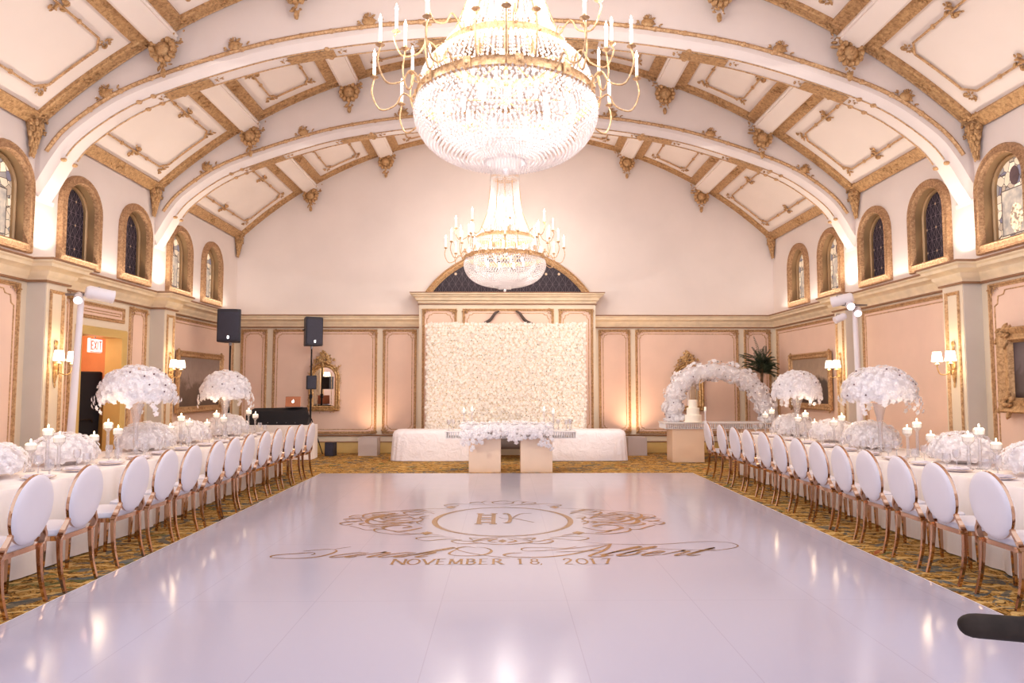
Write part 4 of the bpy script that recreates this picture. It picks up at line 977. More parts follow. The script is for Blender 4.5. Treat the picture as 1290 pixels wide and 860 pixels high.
for side, xx, s, yy, R_, sd, lab in (('left', -4.66, 1, 8.85, .46, 1, 'large white flower dome on a clear trumpet vase before the doorway, left table'), ('left', -4.66, 1, 11.65, .42, 2, 'smaller white flower dome on a clear vase before the left landscape painting'),
                                     ('right', 4.93, -1, 9.05, .47, 3, 'large white flower dome on a clear vase before the white light stand, right table'), ('right', 4.93, -1, 11.62, .41, 4, 'smaller white flower dome on a clear vase beside the flower arch, right table')):
    place(make_tall(R_, lab, sd), (xx, yy, TT), rz=sd * 1.1, group='tall flower domes on glass vases')

def make_low(seed, n=420, rad=(.36, .5, .22), warm=False):
    rnd = random.Random(seed); t = thing('low_floral_centrepiece', 'x', 'flower arrangement')
    v = MB(); v.lathe([(0, .003), (.1, .003), (.12, .01), (.15, .09), (.155, .1)], seg=18, cap=False); v.build('glass_bowl', 'glass', t)
    b = MB(); core(b, (0, 0, .12), (rad[0] * .9, rad[1] * .9, rad[2] * .88), -.35); b.build('foliage_core', 'petal_warm' if warm else 'petal', t)
    b = MB(); dome(b, (0, 0, .12), rad, n, .038, rnd, -.3); b.build('blossoms', 'petal_warm' if warm else 'petal', t, smooth=.9)['kind'] = 'stuff'
    return t
lows = [make_low(11), make_low(12, 400, (.34, .42, .25)), make_low(13, 300, (.32, .38, .22))]
LOWCH = [list(o.children) for o in lows]
lu = [False] * 3
LOWS = [(5.2, 0, -.08), (6.5, 2, -.05), (7.68, 2, -.06), (9.42, 1, -.06), (10.6, 2, -.05), (12.14, 1, -.06)]
for side, cx_ in (('left', -4.68), ('right', 4.95)):
    for i, (yy, v_, dx) in enumerate(LOWS):
        o = clone(lows[v_], LOWCH[v_]) if lu[v_] else lows[v_]; lu[v_] = True
        place(o, (cx_ + dx * (1 if side == 'left' else -1) + (-.08 if side == 'left' else .08), yy + (.18 if side == 'right' and yy > 9 and yy < 10 else .08 if side == 'right' and yy > 10 and yy < 12 else 0), TT), random.uniform(-.1, .1) + pi * (i % 2), 'low white rose and hydrangea mound on the %s banquet table, %s from the camera' % (side, ORD[i]), 'low flower mounds on the banquet tables')

# ------------------------------------------------------------------ candle holders
def make_holder(h):
    t = thing('candle_holder', 'x', 'candle holder')
    g = MB(); g.lathe([(0, .003), (.045, .003), (.048, .01), (.018, .02), (.016, h - .09), (.03, h - .07), (.052, h - .05), (.056, h), (.05, h - .004)], seg=14, cap=False); g.build('glass_stand', 'glass', t)
    c = MB(); c.lathe([(0, h - .045), (.046, h - .045), (.05, h - .02), (.05, h + .012), (.036, h + .024), (0, h + .026)], seg=14); c.build('candle', 'wick', t)
    f = MB(); f.ball((0, 0, h + .045), (.008, .008, .02), 6, 5); f.build('flame', 'flame', t)
    return t
HH = (.40, .33, .26); holders = [make_holder(h) for h in HH]; HC = [list(o.children) for o in holders]; hu = [False] * 3
TR = [(7.03, .02), (8.24, -.06), (10.02, -.02), (11.2, 0), (12.62, 0)]
hn = ['tallest', 'middle-height', 'shortest']
for side, cx_, s in (('left', -4.66, 1), ('right', 4.93, -1)):
    for i, (yy, dx) in enumerate(TR):
        for k, (ax, ay) in enumerate(((0, .06), (.13, .04), (-.11, -.03))):
            o = clone(holders[k], HC[k]) if hu[k] else holders[k]; hu[k] = True
            place(o, (cx_ + s * (dx + ax), yy + ay + .04, TT), 0, '%s glass candle holder of the %s trio on the %s banquet table' % (hn[k], ORD[i], side), 'candle trios on the banquet tables')
        lamp('candle_glow', 'POINT', (cx_ + s * dx, yy, TT + .52), 2.6, (1, .75, .48), shadow_soft_size=.1)

# ------------------------------------------------------------------ place settings
def make_glass(kind):
    t = thing(kind, 'x', 'glass')
    if kind == 'wine_glass': pr_ = [(0, .002), (.034, .002), (.035, .004), (.006, .012), (.005, .1), (.03, .125), (.038, .16), (.034, .2)]
    else: pr_ = [(0, .002), (.036, .002), (.037, .004), (.008, .014), (.007, .055), (.034, .075), (.042, .11), (.038, .16)]
    MB().lathe(pr_, seg=12, cap=False).build('bowl', 'glass', t); return t
G1 = make_glass('wine_glass'); G2 = make_glass('water_goblet'); GC = [list(G1.children), list(G2.children)]; gu = [False, False]
pl = thing('dinner_plate', 'x', 'plate'); MB().lathe([(0, .004), (.09, .004), (.1, .008), (.135, .018), (.14, .022), (.134, .022), (.1, .013), (0, .009)], seg=24, cap=False).build('dish', 'white_paint', pl)
MB().lathe([(.134, .0225), (.141, .023), (.141, .020)], seg=24, cap=False).build('rim', 'gilt_bright', pl); PC = list(pl.children); pu = False
nk = thing('folded_napkin', 'x', 'napkin'); b = MB(); b.box((0, 0, .036), (.075, .22, .018), bev=.006); b.box((0, 0, .049), (.08, .05, .008), bev=.003); b.build('cloth', 'satin', nk, smooth=.9); NC = list(nk.children); nu_ = False
for side, ys, xe, s in (('left', LY, -4.07, -1), ('right', RY, 4.33, 1)):
    for i, y in enumerate(ys):
        y += .2; w_ = 'at the %s seat from the camera on the %s table' % (ORD[i], side)
        o = clone(pl, PC) if pu else pl; pu = True; place(o, (xe + s * .22, y, TT), 0, 'white gold-rimmed dinner plate ' + w_, 'dinner plates')
        o = clone(nk, NC) if nu_ else nk; nu_ = True; place(o, (xe + s * .22, y, TT - .004), R(90) + random.uniform(-.1, .1), 'folded white satin napkin ' + w_, 'folded napkins')
        for k, (G, dy, dx) in enumerate(((G1, .16, .33), (G2, .2, .25))):
            o = clone(G, GC[k]) if gu[k] else G; gu[k] = True
            place(o, (xe + s * dx, y + dy, TT), 0, ('stemmed wine glass ' if k == 0 else 'squat water goblet ') + w_, 'glassware on the banquet tables')

# ================================================================== FLOWER WALL
fw = thing('flower_wall', 'tall ivory wall of roses standing before the portal at the end of the room', 'flower wall', (.045, 15.8, 0))
MB().box((0, .06, 1.55), (3.6, .06, 3.0)).build('backing_panel', 'cream', fw, smooth=0)
b = MB(); rnd = random.Random(5)
nx, nz = 56, 46
for i in range(nx):
    for j in range(nz):
        x = -1.82 + 3.64 * (i + .5 * (j % 2) + .25) / nx + rnd.uniform(-.02, .02); z = .42 + 2.64 * (j + .5) / nz + rnd.uniform(-.02, .02)
        rose(b, (x, -.0 + rnd.uniform(-.035, .03), z), (rnd.uniform(-.5, .5), -1, rnd.uniform(-.3, .6)), rnd.uniform(.036, .054), rnd)
for j in range(90):
    e = j / 90 * 2.6 + .45
    for s in (-1, 1): rose(b, (s * 1.81 + rnd.uniform(-.02, .02), .04, e), (s, -.5, rnd.uniform(-.3, .4)), .045, rnd)
b.build('blossoms', 'petal_warm', fw, smooth=.9)['kind'] = 'stuff'
b = MB()
for i in range(420):
    b.ball((rnd.uniform(-1.78, 1.78), rnd.uniform(-.05, -.02), rnd.uniform(.5, 3.02)), rnd.uniform(.006, .012), 5, 3)
b.build('leaf_specks', 'palm', fw)['kind'] = 'stuff'

# white satin-draped risers and settee before it
for lab, x0, x1, sd in (('left', -2.42, -.62, 4), ('right', .82, 2.66, 5)):
    t = thing('draped_riser', 'low riser under wrinkled white satin on the %s of the sweetheart table' % lab, 'riser', ((x0 + x1) / 2, 15.3, 0))
    m = MB(); rows = []; hw_, hd = (x1 - x0) / 2, .3
    for z, k in ((0.01, .03), (.2, .02), (.45, .005), (.58, -.005), (.64, -.03), (.67, -.09), (.675, -.2)):
        r = []
        for i in range(72):
            a = 2 * pi * i / 72; ex = .32; w_ = .012 * sin(i * 1.7 + sd) * (1 - z)
            r.append(((hw_ + k + w_) * math.copysign(abs(cos(a)) ** ex, cos(a)), (hd + k + w_) * math.copysign(abs(sin(a)) ** ex, sin(a)), z))
        rows.append(r)
    m.grid(rows, closed_u=True); m.poly(rows[-1]); m.build('drape', 'satin', t, smooth=1.2); MB().box((0, 0, .3), (2 * hw_ - .1, .5, .5)).build('platform', 'tan', t, smooth=0)
st = thing('settee', 'dark grey velvet settee showing between the sweetheart table pedestals', 'settee', (.1, 15.25, 0))
m = MB(); m.box((0, 0, .36), (1.2, .56, .2), bev=.04); m.build('seat', 'crest_stage', st, smooth=.9); MB().box((0, .2, .6), (1.2, .12, .36), bev=.04).build('backrest', 'crest_stage', st, smooth=.9)
for xx in (-.54, .54):
    for yy in (-.22, .22): MB().tube([(xx, yy, 0), (xx, yy, .27)], [.014, .02], 6).build('leg', 'rose_gold', st)

# ------------------------------------------------------------------ pedestal tables (sweetheart and cake)
def pedestal_table(name, label, loc, L_=2.47, D_=.72, h=.77, ped=((-.485, .6), (.485, .6)), deep=.6):
    t = thing(name, label, 'table', loc)
    for px, pw in ped: MB().box((px, 0, (h - .135) / 2), (pw, deep, h - .135), bev=.004).build('pedestal', 'peach', t, smooth=0)
    MB().box((0, 0, h - .01), (L_, D_, .02), bev=.004).build('tabletop', 'acrylic', t, smooth=0)
    MB().box((0, 0, h - .13), (L_ - .04, D_ - .04, .012)).build('under_shelf', 'acrylic', t, smooth=0)
    m = MB()
    for s in (-1, 1):
        for i in range(int(L_ / .045)):
            x = -L_ / 2 + .03 + i * .045; m.tube([(x, s * (D_ / 2 - .02), h - .02), (x, s * (D_ / 2 - .02), h - .13)], .011, 5)
        for i in range(int(D_ / .045) - 1):
            y = -D_ / 2 + .05 + i * .045; m.tube([(s * (L_ / 2 - .02), y, h - .02), (s * (L_ / 2 - .02), y, h - .13)], .011, 5)
    m.build('glass_rod_fringe', 'acrylic', t)['kind'] = 'stuff'
    return t
pedestal_table('sweetheart_table', 'long clear-topped sweetheart table on two champagne pedestals before the flower wall', (.125, 13.36, 0))
g = thing('table_garland', 'thick white orchid and rose garland spilling over the front of the sweetheart table', 'flower garland', (.05, 13.06, .77))
b = MB(); rnd = random.Random(9); cb_ = MB()
cb_.box((0, .0, .05), (1.6, .26, .14), bev=.05); cb_.build('foliage_core', 'petal', g)
for i in range(520):
    x = rnd.uniform(-.86, .86); edge = abs(x) / .86; dr = .16 + .10 * (sin(x * 9) > .2) + .14 * (edge > .68) - .05 * (abs(x - .05) < .12)
    a = rnd.random()
    if a < .45: p = (x, rnd.uniform(-.1, .14), .14 + rnd.uniform(-.02, .05) - .03 * edge); nn = (x * .3, rnd.uniform(-.6, .3), 1)
    else: q = rnd.random(); p = (x, -.13 - .09 * sin(q * 2.4) + rnd.uniform(-.02, .02), .12 - q * (dr + .08)); nn = (x * .3, -1, .5 - q)
    rose(b, p, nn, rnd.uniform(.035, .052), rnd)
b.build('blossoms', 'petal', g, smooth=.9)['kind'] = 'stuff'
for i, (xx, hh) in enumerate(((-.78, .38), (-.62, .40), (.78, .40), (.96, .36))):
    t = thing('pillar_candle_stand', 'lit candle on a slim glass stand, %s on the sweetheart table' % ['far left', 'second from left', 'second from right', 'far right'][i], 'candle', (xx, 13.5, .772))
    MB().lathe([(0, .003), (.04, .003), (.042, .01), (.012, .02), (.012, hh - .08), (.04, hh - .06), (.042, hh - .03)], seg=12, cap=False).build('glass_stand', 'glass', t)
    MB().lathe([(0, hh - .06), (.03, hh - .06), (.03, hh), (0, hh + .002)], seg=12).build('candle', 'wick', t); MB().ball((0, 0, hh + .02), (.01, .01, .024), 6, 5).build('flame', 'flame', t)
gi = 0
for xx, yy in ((-1.05, 13.2), (-.98, 13.4), (1.18, 13.15), (1.26, 13.3), (1.3, 13.5), (1.05, 13.45)):
    o = clone(G1, GC[0]); place(o, (xx, yy, .771), 0, 'stemmed glass on the sweetheart table, %s from the left' % ORD[[0, 1, 3, 4, 5, 2][gi]], 'glasses on the sweetheart table'); gi += 1

# cake table
CTX, CTY = 4.63, 15.0
pedestal_table('cake_table', 'clear-topped cake table on champagne pedestals carrying the flower arch', (CTX, CTY, 0), 2.45, .66, .84, ((-.71, .68), (.75, .68)), .5)
ar = thing('flower_arch', 'thick white floral arch standing on the cake table around the cake', 'flower arch', (CTX + .06, CTY + .1, .842))
rnd = random.Random(21); P = spline([(-.95, 0, .0), (-1.0, 0, .3), (-.93, 0, .65), (-.68, 0, .97), (-.2, 0, 1.10), (.28, 0, 1.06), (.68, 0, .86), (.95, 0, .5), (1.08, 0, .15), (1.1, 0, -.05)], 6)
P[-1] = Vector((1.1, 0, .0)); P = [Vector((p.x, p.y, max(p.z, .02))) for p in P]
MB().tube(P, .15, 10).build('frame_core', 'petal', ar)
b = MB()
for i in range(1300):
    k = rnd.random() * (len(P) - 2); a = int(k); p = P[a].lerp(P[a + 1], k - a); t_ = (P[a + 1] - P[a]).normalized(); th = rnd.random() * 2 * pi
    s1 = Vector((0, 1, 0)); s2 = t_.cross(s1); d = s1 * cos(th) + s2 * sin(th); rr = .2 + .035 * sin(k * 1.3)
    q = p + d * rr * rnd.uniform(.9, 1.08)
    if q.z < .045: q.z = .045
    rose(b, q, d + Vector((rnd.uniform(-.4, .4),) * 3), rnd.uniform(.04, .058), rnd)
b.build('blossoms', 'petal', ar, smooth=.9)['kind'] = 'stuff'
b = MB()
for i in range(60):
    k = rnd.random() * (len(P) - 2); a = int(k); th = rnd.random() * pi; t_ = (P[a + 1] - P[a]).normalized(); s2 = t_.cross(Vector((0, 1, 0)))
    b.ball(P[a] - Vector((0, 1, 0)) * .21 * sin(th) + s2 * .21 * cos(th), .013, 5, 4)
b.build('dark_centres', 'stamen', ar)['kind'] = 'stuff'
ck = thing('wedding_cake', 'white three-tier wedding cake on the left of the cake table', 'cake', (4.05, 14.82, .842))
for nm, r0, z0, z1 in (('cake_board', .2, 0, .02), ('bottom_tier', .175, .02, .16), ('middle_tier', .135, .16, .31), ('top_tier', .095, .31, .48)):
    MB().lathe([(r0 - .006, z0), (r0, z0 + .006), (r0, z1 - .008), (r0 - .008, z1), (0, z1)], seg=28).build(nm, 'cake', ck)
t = thing('candlestick', 'slim white candlestick right of the wedding cake', 'candlestick', (4.3, 14.78, .842))
MB().lathe([(0, .003), (.045, .003), (.04, .02), (.012, .04), (.018, .1), (.012, .2), (.03, .24), (.03, .25)], seg=12).build('holder', 'white_paint', t); MB().tube([(0, 0, .25), (0, 0, .33)], .022, 10).build('candle', 'wick', t)

# uplight boxes with warm glow on the wall
for lab, xx, pw in (('left', -3.17, 4), ('right', 3.12, 8)):
    t = thing('uplight_box', 'pale square box uplight glowing on the back wall at the %s of the drapes' % lab, 'light', (xx, 16.42, 0), group='box uplights on the back wall')
    m = MB()
    for a, b_, c_, d_ in ((-.21, 0, .02, .4), (.21, 0, .02, .4)): m.box((a, b_, .21), (c_, d_, .42))
    for s in (-1, 1): m.box((0, s * .2, .21), (.44, .02, .42))
    m.box((0, 0, .01), (.42, .4, .02)); m.build('housing', 'greybox', t, smooth=0)
    MB().lathe([(0, .26), (.08, .26), (.1, .36), (.09, .36)], seg=14).build('lamp_head', 'white_paint', t)
    lamp('uplight_lamp', 'AREA', (0, 0, .40), pw, (1, .62, .38), (pi - R(12), 0, 0), t, shape='DISK', size=.18, spread=R(120))

# ------------------------------------------------------------------ DJ table, laptop, console, loudspeakers
t = thing('dj_table', 'white-clothed table against the back wall under the mirror', 'table', (-5.1, 15.6, 0))
cloth_table('c', '', -5.95, -4.24, 15.3, 15.85, .755, (-5.1, 15.6, 0), seed=12, fold=.012).build('tablecloth', 'linen', t, smooth=1.2)
for xx in (-.78, .78):
    for yy in (-.25, .25): MB().tube([(xx, yy, 0), (xx, yy, .74)], .016, 6).build('leg', 'steel', t)
t = thing('dj_console', 'black cloth-covered dj booth console on the white table', 'dj console', (-5.02, 15.6, .757))
m = MB(); m.grid([[(-.68, -.2, 0), (-.7, -.16, .2), (-.66, -.1, .3), (-.62, .16, .36)], [(.66, -.2, 0), (.7, -.16, .2), (.62, -.1, .3), (.56, .16, .38)]]); m.grid([[(-.68, .2, 0), (-.62, .16, .36)], [(.66, .2, 0), (.56, .16, .38)]]); m.poly([(-.68, -.2, 0), (-.7, -.16, .2), (-.66, -.1, .3), (-.62, .16, .36), (-.68, .2, 0)]); m.poly([(.66, -.2, 0), (.7, -.16, .2), (.62, -.1, .3), (.56, .16, .38), (.66, .2, 0)][::-1]); m.build('cover', 'black', t, smooth=.6)
m = MB(); 
for i in range(5): m.ball((-.4 + i * .2, -.19, .05), .012, 6, 4)
m.build('knob', 'steel', t)
t = thing('laptop', 'copper-lidded laptop with a glowing white logo on the dj console', 'laptop', (-4.72, 15.66, 1.136))
MB().box((0, .0, .01), (.34, .22, .016), bev=.003).build('base', 'steel', t); MB().box((0, -.1, .13), (.34, .012, .23), rx=R(-8), bev=.004).build('lid', 'laptop', t)
m = MB(); m.ball((.0, -.107, .13), (.028, .004, .032), 12, 8); m.ball((.01, -.107, .175), (.006, .004, .012), 6, 4); m.build('logo', 'logo', t)

def speaker(name, label, loc, rz, w_=.42, d_=.36, h_=.68):
    t = thing(name, label, 'loudspeaker', loc, rz)
    m = MB(); out = [(-w_ / 2, -d_ / 2 + .03), (-w_ / 2 + .06, -d_ / 2), (w_ / 2 - .06, -d_ / 2), (w_ / 2, -d_ / 2 + .03), (w_ / 2 - .08, d_ / 2), (-w_ / 2 + .08, d_ / 2)]
    rows = [[(x * k, y * k, z) for x, y in out] for z, k in ((0, .94), (.02, 1), (h_ - .02, 1), (h_, .94))]; m.grid(rows, closed_u=True); m.poly(rows[0][::-1]); m.poly(rows[-1]); m.build('cabinet', 'speaker', t, smooth=.4)
    m = MB(); m.grid([[(-w_ / 2 + .03 + (w_ - .06) * i / 8, -d_ / 2 - .012 - .014 * sin(pi * i / 8), z) for i in range(9)] for z in (.05, .18, .34, .5, h_ - .06)]); m.build('grille', 'grille', t)
    MB().box((0, -d_ / 2 - .028, .10), (.035, .006, .06)).build('badge', 'logo', t, smooth=0)
    MB().box((-w_ / 2 + .02, .02, h_ * .55), (.01, .14, .03)).build('handle', 'black', t, smooth=0)
    MB().lathe([(.03, -.06), (.03, 0), (.05, .0)], seg=10).build('pole_cup', 'steel', t)
    return t
def tripod(name, label, loc, h, mat='black', legr=.5, pole=.018, rot=0):
    t = thing(name, label, 'stand', loc, rot)
    MB().tube([(0, 0, .12), (0, 0, h * .55)], pole * 1.25, 10).build('lower_pole', mat, t); MB().tube([(0, 0, h * .5), (0, 0, h)], pole, 10).build('upper_pole', mat, t)
    MB().lathe([(pole * 1.2, h * .53), (pole * 2, h * .53), (pole * 2, h * .57), (pole * 1.1, h * .57)], seg=10).build('collar', mat, t)
    MB().box((pole * 2.4, 0, h * .55), (.05, .015, .015)).build('knob', 'steel', t)
    for k in range(3):
        a = k * 2 * pi / 3 + .4; m = MB(); m.tube([(cos(a) * .03, sin(a) * .03, .85), (cos(a) * legr, sin(a) * legr, .015)], .013, 6); m.tube([(0, 0, .3), (cos(a) * legr * .6, sin(a) * legr * .6, .32)], .008, 5)
        l = m.build('leg', mat, t); MB().ball((cos(a) * legr, sin(a) * legr, .018), .018, 6, 4).build('rubber_foot', 'rubber', l)
    return t
tripod('speaker_stand', 'black tripod stand under the left loudspeaker, by the far left corner', (-5.83, 14.75, 0), 2.475, legr=.36)
speaker('loudspeaker', 'black loudspeaker nearest the far left corner, grille facing the room', (-5.83, 14.75, 2.54), R(8), .48, .38, .7)
tripod('speaker_stand', 'black tripod stand under the right loudspeaker, beside the gilt mirror', (-4.55, 16.36, 0), 2.495, legr=.36, rot=.5)
speaker('loudspeaker', 'black loudspeaker beside the gilt mirror, turned towards the dance floor', (-4.55, 16.36, 2.56), R(35), .42, .38, .68)
def monitor(label, loc, rz):
    t = thing('stage_monitor', label, 'loudspeaker', loc, rz)
    MB().box((0, 0, .16), (.22, .2, .32), bev=.012).build('cabinet', 'speaker', t); MB().box((0, -.103, .16), (.18, .012, .28)).build('grille', 'grille', t)
    return t
monitor('small black monitor clamped to the stand beside the gilt mirror', (-4.47, 16.1, 1.54), R(20)); monitor('small black monitor behind the flower dome on the left stand', (-5.7, 14.6, 1.53), R(-12))
t = monitor('small black floor wedge beside the foot of the dj table', (-4.02, 16.2, 0), R(-10))

# ------------------------------------------------------------------ mirrors
def ornate_mirror(label, x):
    t = thing('wall_mirror', label, 'mirror', (x, YB - .03, 1.0), group='gilt mirrors on the back wall')
    out = [(-.27, .1), (.27, .1)] + [(.27 * cos(a), .80 + .3 * sin(a)) for a in [pi * i / 16 for i in range(17)]]
    MB().poly([(a, -.02, b_) for a, b_ in out]).build('mirror_glass', 'mirror', t, smooth=0)
    out2 = [(-.37, .03), (.37, .03)] + [(.37 * cos(a), .80 + .38 * sin(a)) for a in [pi * i / 16 for i in range(17)]]
    m = MB().frame(out2, [(0, 0), (-.01, .04), (.02, .06), (.05, .035), (.08, .05), (.11, .02)], (0, 0, 0), X, Z, (0, -1, 0))
    for s in (-1, 1): m.box((s * .17, -.03, .52), (.012, .012, .85))
    m.build('frame', 'gilt_bright', t)
    m = MB()
    for c_, sz, n_ in (((0, 0, 1.3), (.16, .16), 34), ((-.15, 0, 1.2), (.12, .1), 18), ((.15, 0, 1.2), (.12, .1), 18), ((-.38, 0, .78), (.05, .22), 20), ((.38, 0, .78), (.05, .22), 20), ((0, 0, .02), (.36, .05), 34), ((-.37, 0, .2), (.05, .15), 12), ((.37, 0, .2), (.05, .15), 12), ((.3, 0, 1.06), (.09, .1), 12), ((-.3, 0, 1.06), (.09, .1), 12)):
        m = MB(); carving(m, (c_[0], -.05, c_[2]), sz, n_, X, Z, (0, -1, 0), int(c_[0] * 50) + n_).build('carving', 'gilt_bright', t)
    m = MB(); m.tube([(.1 * cos(a), -.07, 1.3 + .11 * sin(a)) for a in [2 * pi * i / 16 for i in range(16)]], .02, 6, closed=True)
    m.build('crest_ring', 'gilt_bright', t)
ornate_mirror('ornate gilt arched mirror on the left of the back wall beside the loudspeaker', -4.36)
ornate_mirror('ornate gilt mirror half hidden behind the flower arch', 4.5)

# ------------------------------------------------------------------ paintings
def painting(label, x, s, y0, y1, z0, z1, cv, deep=.07, fr=.13, mat='gilt_fine'):
    yc, zc = (y0 + y1) / 2, (z0 + z1) / 2; t = thing('framed_painting', label, 'painting', (x, yc, z0))
    a, h = (y1 - y0) / 2, z1 - z0
    MB().frame(rect(-a, a, 0, h), [(0, 0), (0, deep * .8), (.02, deep), (fr * .45, deep * .6), (fr * .8, deep * .7), (fr, deep * .2)], (0, 0, 0), Y, Z, (s, 0, 0)).build('frame', mat, t)
    MB().box((s * .012, 0, h / 2), (.01, 2 * (a - fr) + .02, h - 2 * fr + .02)).build('canvas', cv, t, smooth=0)
    m = MB()
    for sy in (-1, 1):
        for zz in (fr * .5, h - fr * .5): carving(MB(), (s * deep * .7, sy * (a - fr * .5), zz), (fr * .7, fr * .7), 16, Y, Z, (s, 0, 0), 4).build('corner_carving', mat, t)
    for zz in (fr * .45, h - fr * .45): carving(MB(), (s * deep * .7, 0, zz), (.25, fr * .35), 16, Y, Z, (s, 0, 0), 7).build('edge_carving', mat, t)
    return t
painting('gilt-framed hazy landscape on the left wall behind the flower domes', XL + .035, 1, 13.8, 16.0, 1.07, 2.33, 'canvas_a')
painting('gilt-framed landscape with a dark tree on the right wall behind the arch', XR - .035, -1, 13.9, 15.9, 1.12, 2.33, 'canvas_b')
painting('heavily carved frame cut by the right edge of the picture', XR - .035, -1, 7.1, 9.08, 1.26, 2.37, 'canvas_c', .11, .2, 'gilt')

# ------------------------------------------------------------------ sconces
def sconce(label, x, s, y):
    t = thing('wall_sconce', label, 'sconce', (x, y, 1.65), group='sconces on the pilasters')
    m = MB(); m.tube([(s * .015, 0, 0), (s * .02, 0, .1), (s * .02, 0, .3), (s * .015, 0, .52)], [.012, .03, .035, .012], 8); m.ball((s * .02, 0, .56), (.02, .035, .04), 8, 5); m.ball((s * .02, 0, -.03), (.015, .015, .04), 6, 5); m.ball((s * .03, 0, .24), (.03, .05, .06), 8, 5)
    m.build('backplate', 'gilt_bright', t)
    for k in (-1, 1):
        P_ = spline([(s * .03, 0, .2), (s * .08, k * .06, .13), (s * .14, k * .12, .13), (s * .16, k * .15, .22), (s * .16, k * .15, .28)], 5)
        a = MB(); a.tube(P_, .009, 6); a.lathe([(.01, 0), (.035, .01), (.03, .02), (.012, .03)], (s * .16, k * .15, .26), 10); ao = a.build('arm', 'gilt_bright', t)
        MB().tube([(s * .16, k * .15, .28), (s * .16, k * .15, .34)], .011, 8).build('candle_sleeve', 'cream', ao)
        MB().lathe([(.075, 0), (.055, .14), (.053, .14), (.072, .004)], (s * .16, k * .15, .31), 16, cap=False).build('lamp_shade', 'shade', ao)
        lamp('sconce_bulb', 'POINT', (s * .16, k * .15, .40), 4.5, (1, .74, .42), None, t, shadow_soft_size=.03)
for side, x, s in (('left', XL + PD + .015, 1), ('right', XR - PD - .015, -1)):
    sconce('two-armed gilt sconce with lit shades on the near %s pilaster' % side, x, s, 9.72)
    sconce('two-armed gilt sconce with lit shades on the far %s pilaster' % side, x, s, 13.03)

# ------------------------------------------------------------------ potted palm
t = thing('potted_palm', 'tall dark green palm in the far right corner behind the flower arch', 'plant', (6.08, 16.2, 0))
MB().lathe([(.0, .0), (.17, 0), (.22, .3), (.24, .34), (.2, .34), (.19, .3)], seg=18, cap=False).build('pot', 'tan', t)
m = MB(); m.tube([(0, 0, .28), (.03, 0, .9), (-.02, .02, 1.5), (0, 0, 2.18)], [.05, .04, .035, .03], 8); m.tube([(.08, .03, .28), (.12, .03, .9), (.1, .0, 1.6)], [.03, .03, .02], 7); m.build('trunk', 'bark', t)
m = MB(); rnd = random.Random(2)
for i in range(74):
    a = rnd.random() * 2 * pi; el = rnd.uniform(-.2, 1.3); L_ = rnd.uniform(.34, .66) * (.66 if cos(a) > .2 else 1); c0 = Vector((0, 0, 2.16 + rnd.uniform(-.25, .08)))
    d = Vector((cos(a) * cos(el), sin(a) * cos(el) * .6, sin(el))); P_ = [c0 + d * L_ * q + Vector((0, 0, -.28 * q * q * L_ * (1.2 - sin(el)))) for q in (0, .25, .5, .75, 1)]
    m.tube(P_, [.006, .005, .004, .003, .002], 4)
    for j in range(1, 14):
        q = j / 14; p = c0 + d * L_ * q + Vector((0, 0, -.28 * q * q * L_ * (1.2 - sin(el)))); side_ = d.cross(Vector((0, 0, 1)))
        side_ = side_.normalized() if side_.length > .1 else Vector((1, 0, 0)); ln_ = .15 * (1 - abs(q - .4))
        for s in (-1, 1):
            e = p + side_ * s * ln_ * .7 + d * ln_ * .7 + Vector((0, 0, -.05)); w_ = d * .011
            m.poly([p, p.lerp(e, .5) + w_, e, p.lerp(e, .5) - w_])
m.build('fronds', 'palm', t, smooth=0)['kind'] = 'stuff'

# ------------------------------------------------------------------ white light stands
def light_stand(label, x, y, h, lean, heads, s):
    t = thing('light_stand', label, 'light stand', (x, y, 0))
    m = MB(); m.lathe([(.30, .0), (.27, .02), (.12, .35), (.05, 1.0), (.042, 2.0), (.038, h)], seg=16); 
    m.v = [(a + lean * c / h, b_, c) for a, b_, c in m.v]; m.build('sleeved_pole', 'white_paint', t)
    top = Vector((lean, 0, h)); MB().box((lean, 0, h + .05), (.42, .03, .03)).box((lean, 0, h + .02), (.03, .03, .12)).build('crossbar', 'steel', t, smooth=0)
    for (dx, dy, dz, az, el, L_, r, lit) in heads:
        d = Vector((sin(az) * cos(el), -cos(az) * cos(el), sin(el))); a = top + Vector((dx, dy, dz)); 
        hd = MB().tube([a - d * L_ / 2, a - d * L_ * .4, a + d * L_ * .42, a + d * L_ / 2], [r * .7, r, r, r * 1.05], 14).build('lamp_head', 'white_paint', t)
        yk = MB().tube([a + Vector((0, 0, r * 1.1)), a + Vector((-r, 0, 0)) + Vector((0, 0, r)), a + Vector((-r * 1.1, 0, 0))], .008, 5).build('yoke', 'steel', hd)
        if lit == 2:
            lo = lamp('lamp_beam', 'SPOT', tuple(a + d * (L_ / 2 + .03)), 520, (1, .9, .8), None, t, spot_size=R(52), spot_blend=.8, shadow_soft_size=.08); lo.rotation_euler = (-d).to_track_quat('Z', 'Y').to_euler()
        if lit == 1:
            e = a + d * (L_ / 2 + .004); q = d.to_track_quat('Z', 'Y').to_matrix().to_4x4(); dd = MB().lathe([(0, 0), (r * .85, 0)], seg=14, cap=False); l = MB().xf(Matrix.Translation(e) @ q, dd); l.build('lens', 'lens', hd, smooth=0)
light_stand('white-sleeved light stand with spotlights standing left, before the doorway', -5.85, 9.4, 2.8, .1, ((.22, .05, .06, R(132), R(-9), .34, .09, 2), (.0, -.06, .0, R(28), R(-28), .2, .055, 1)), 1)
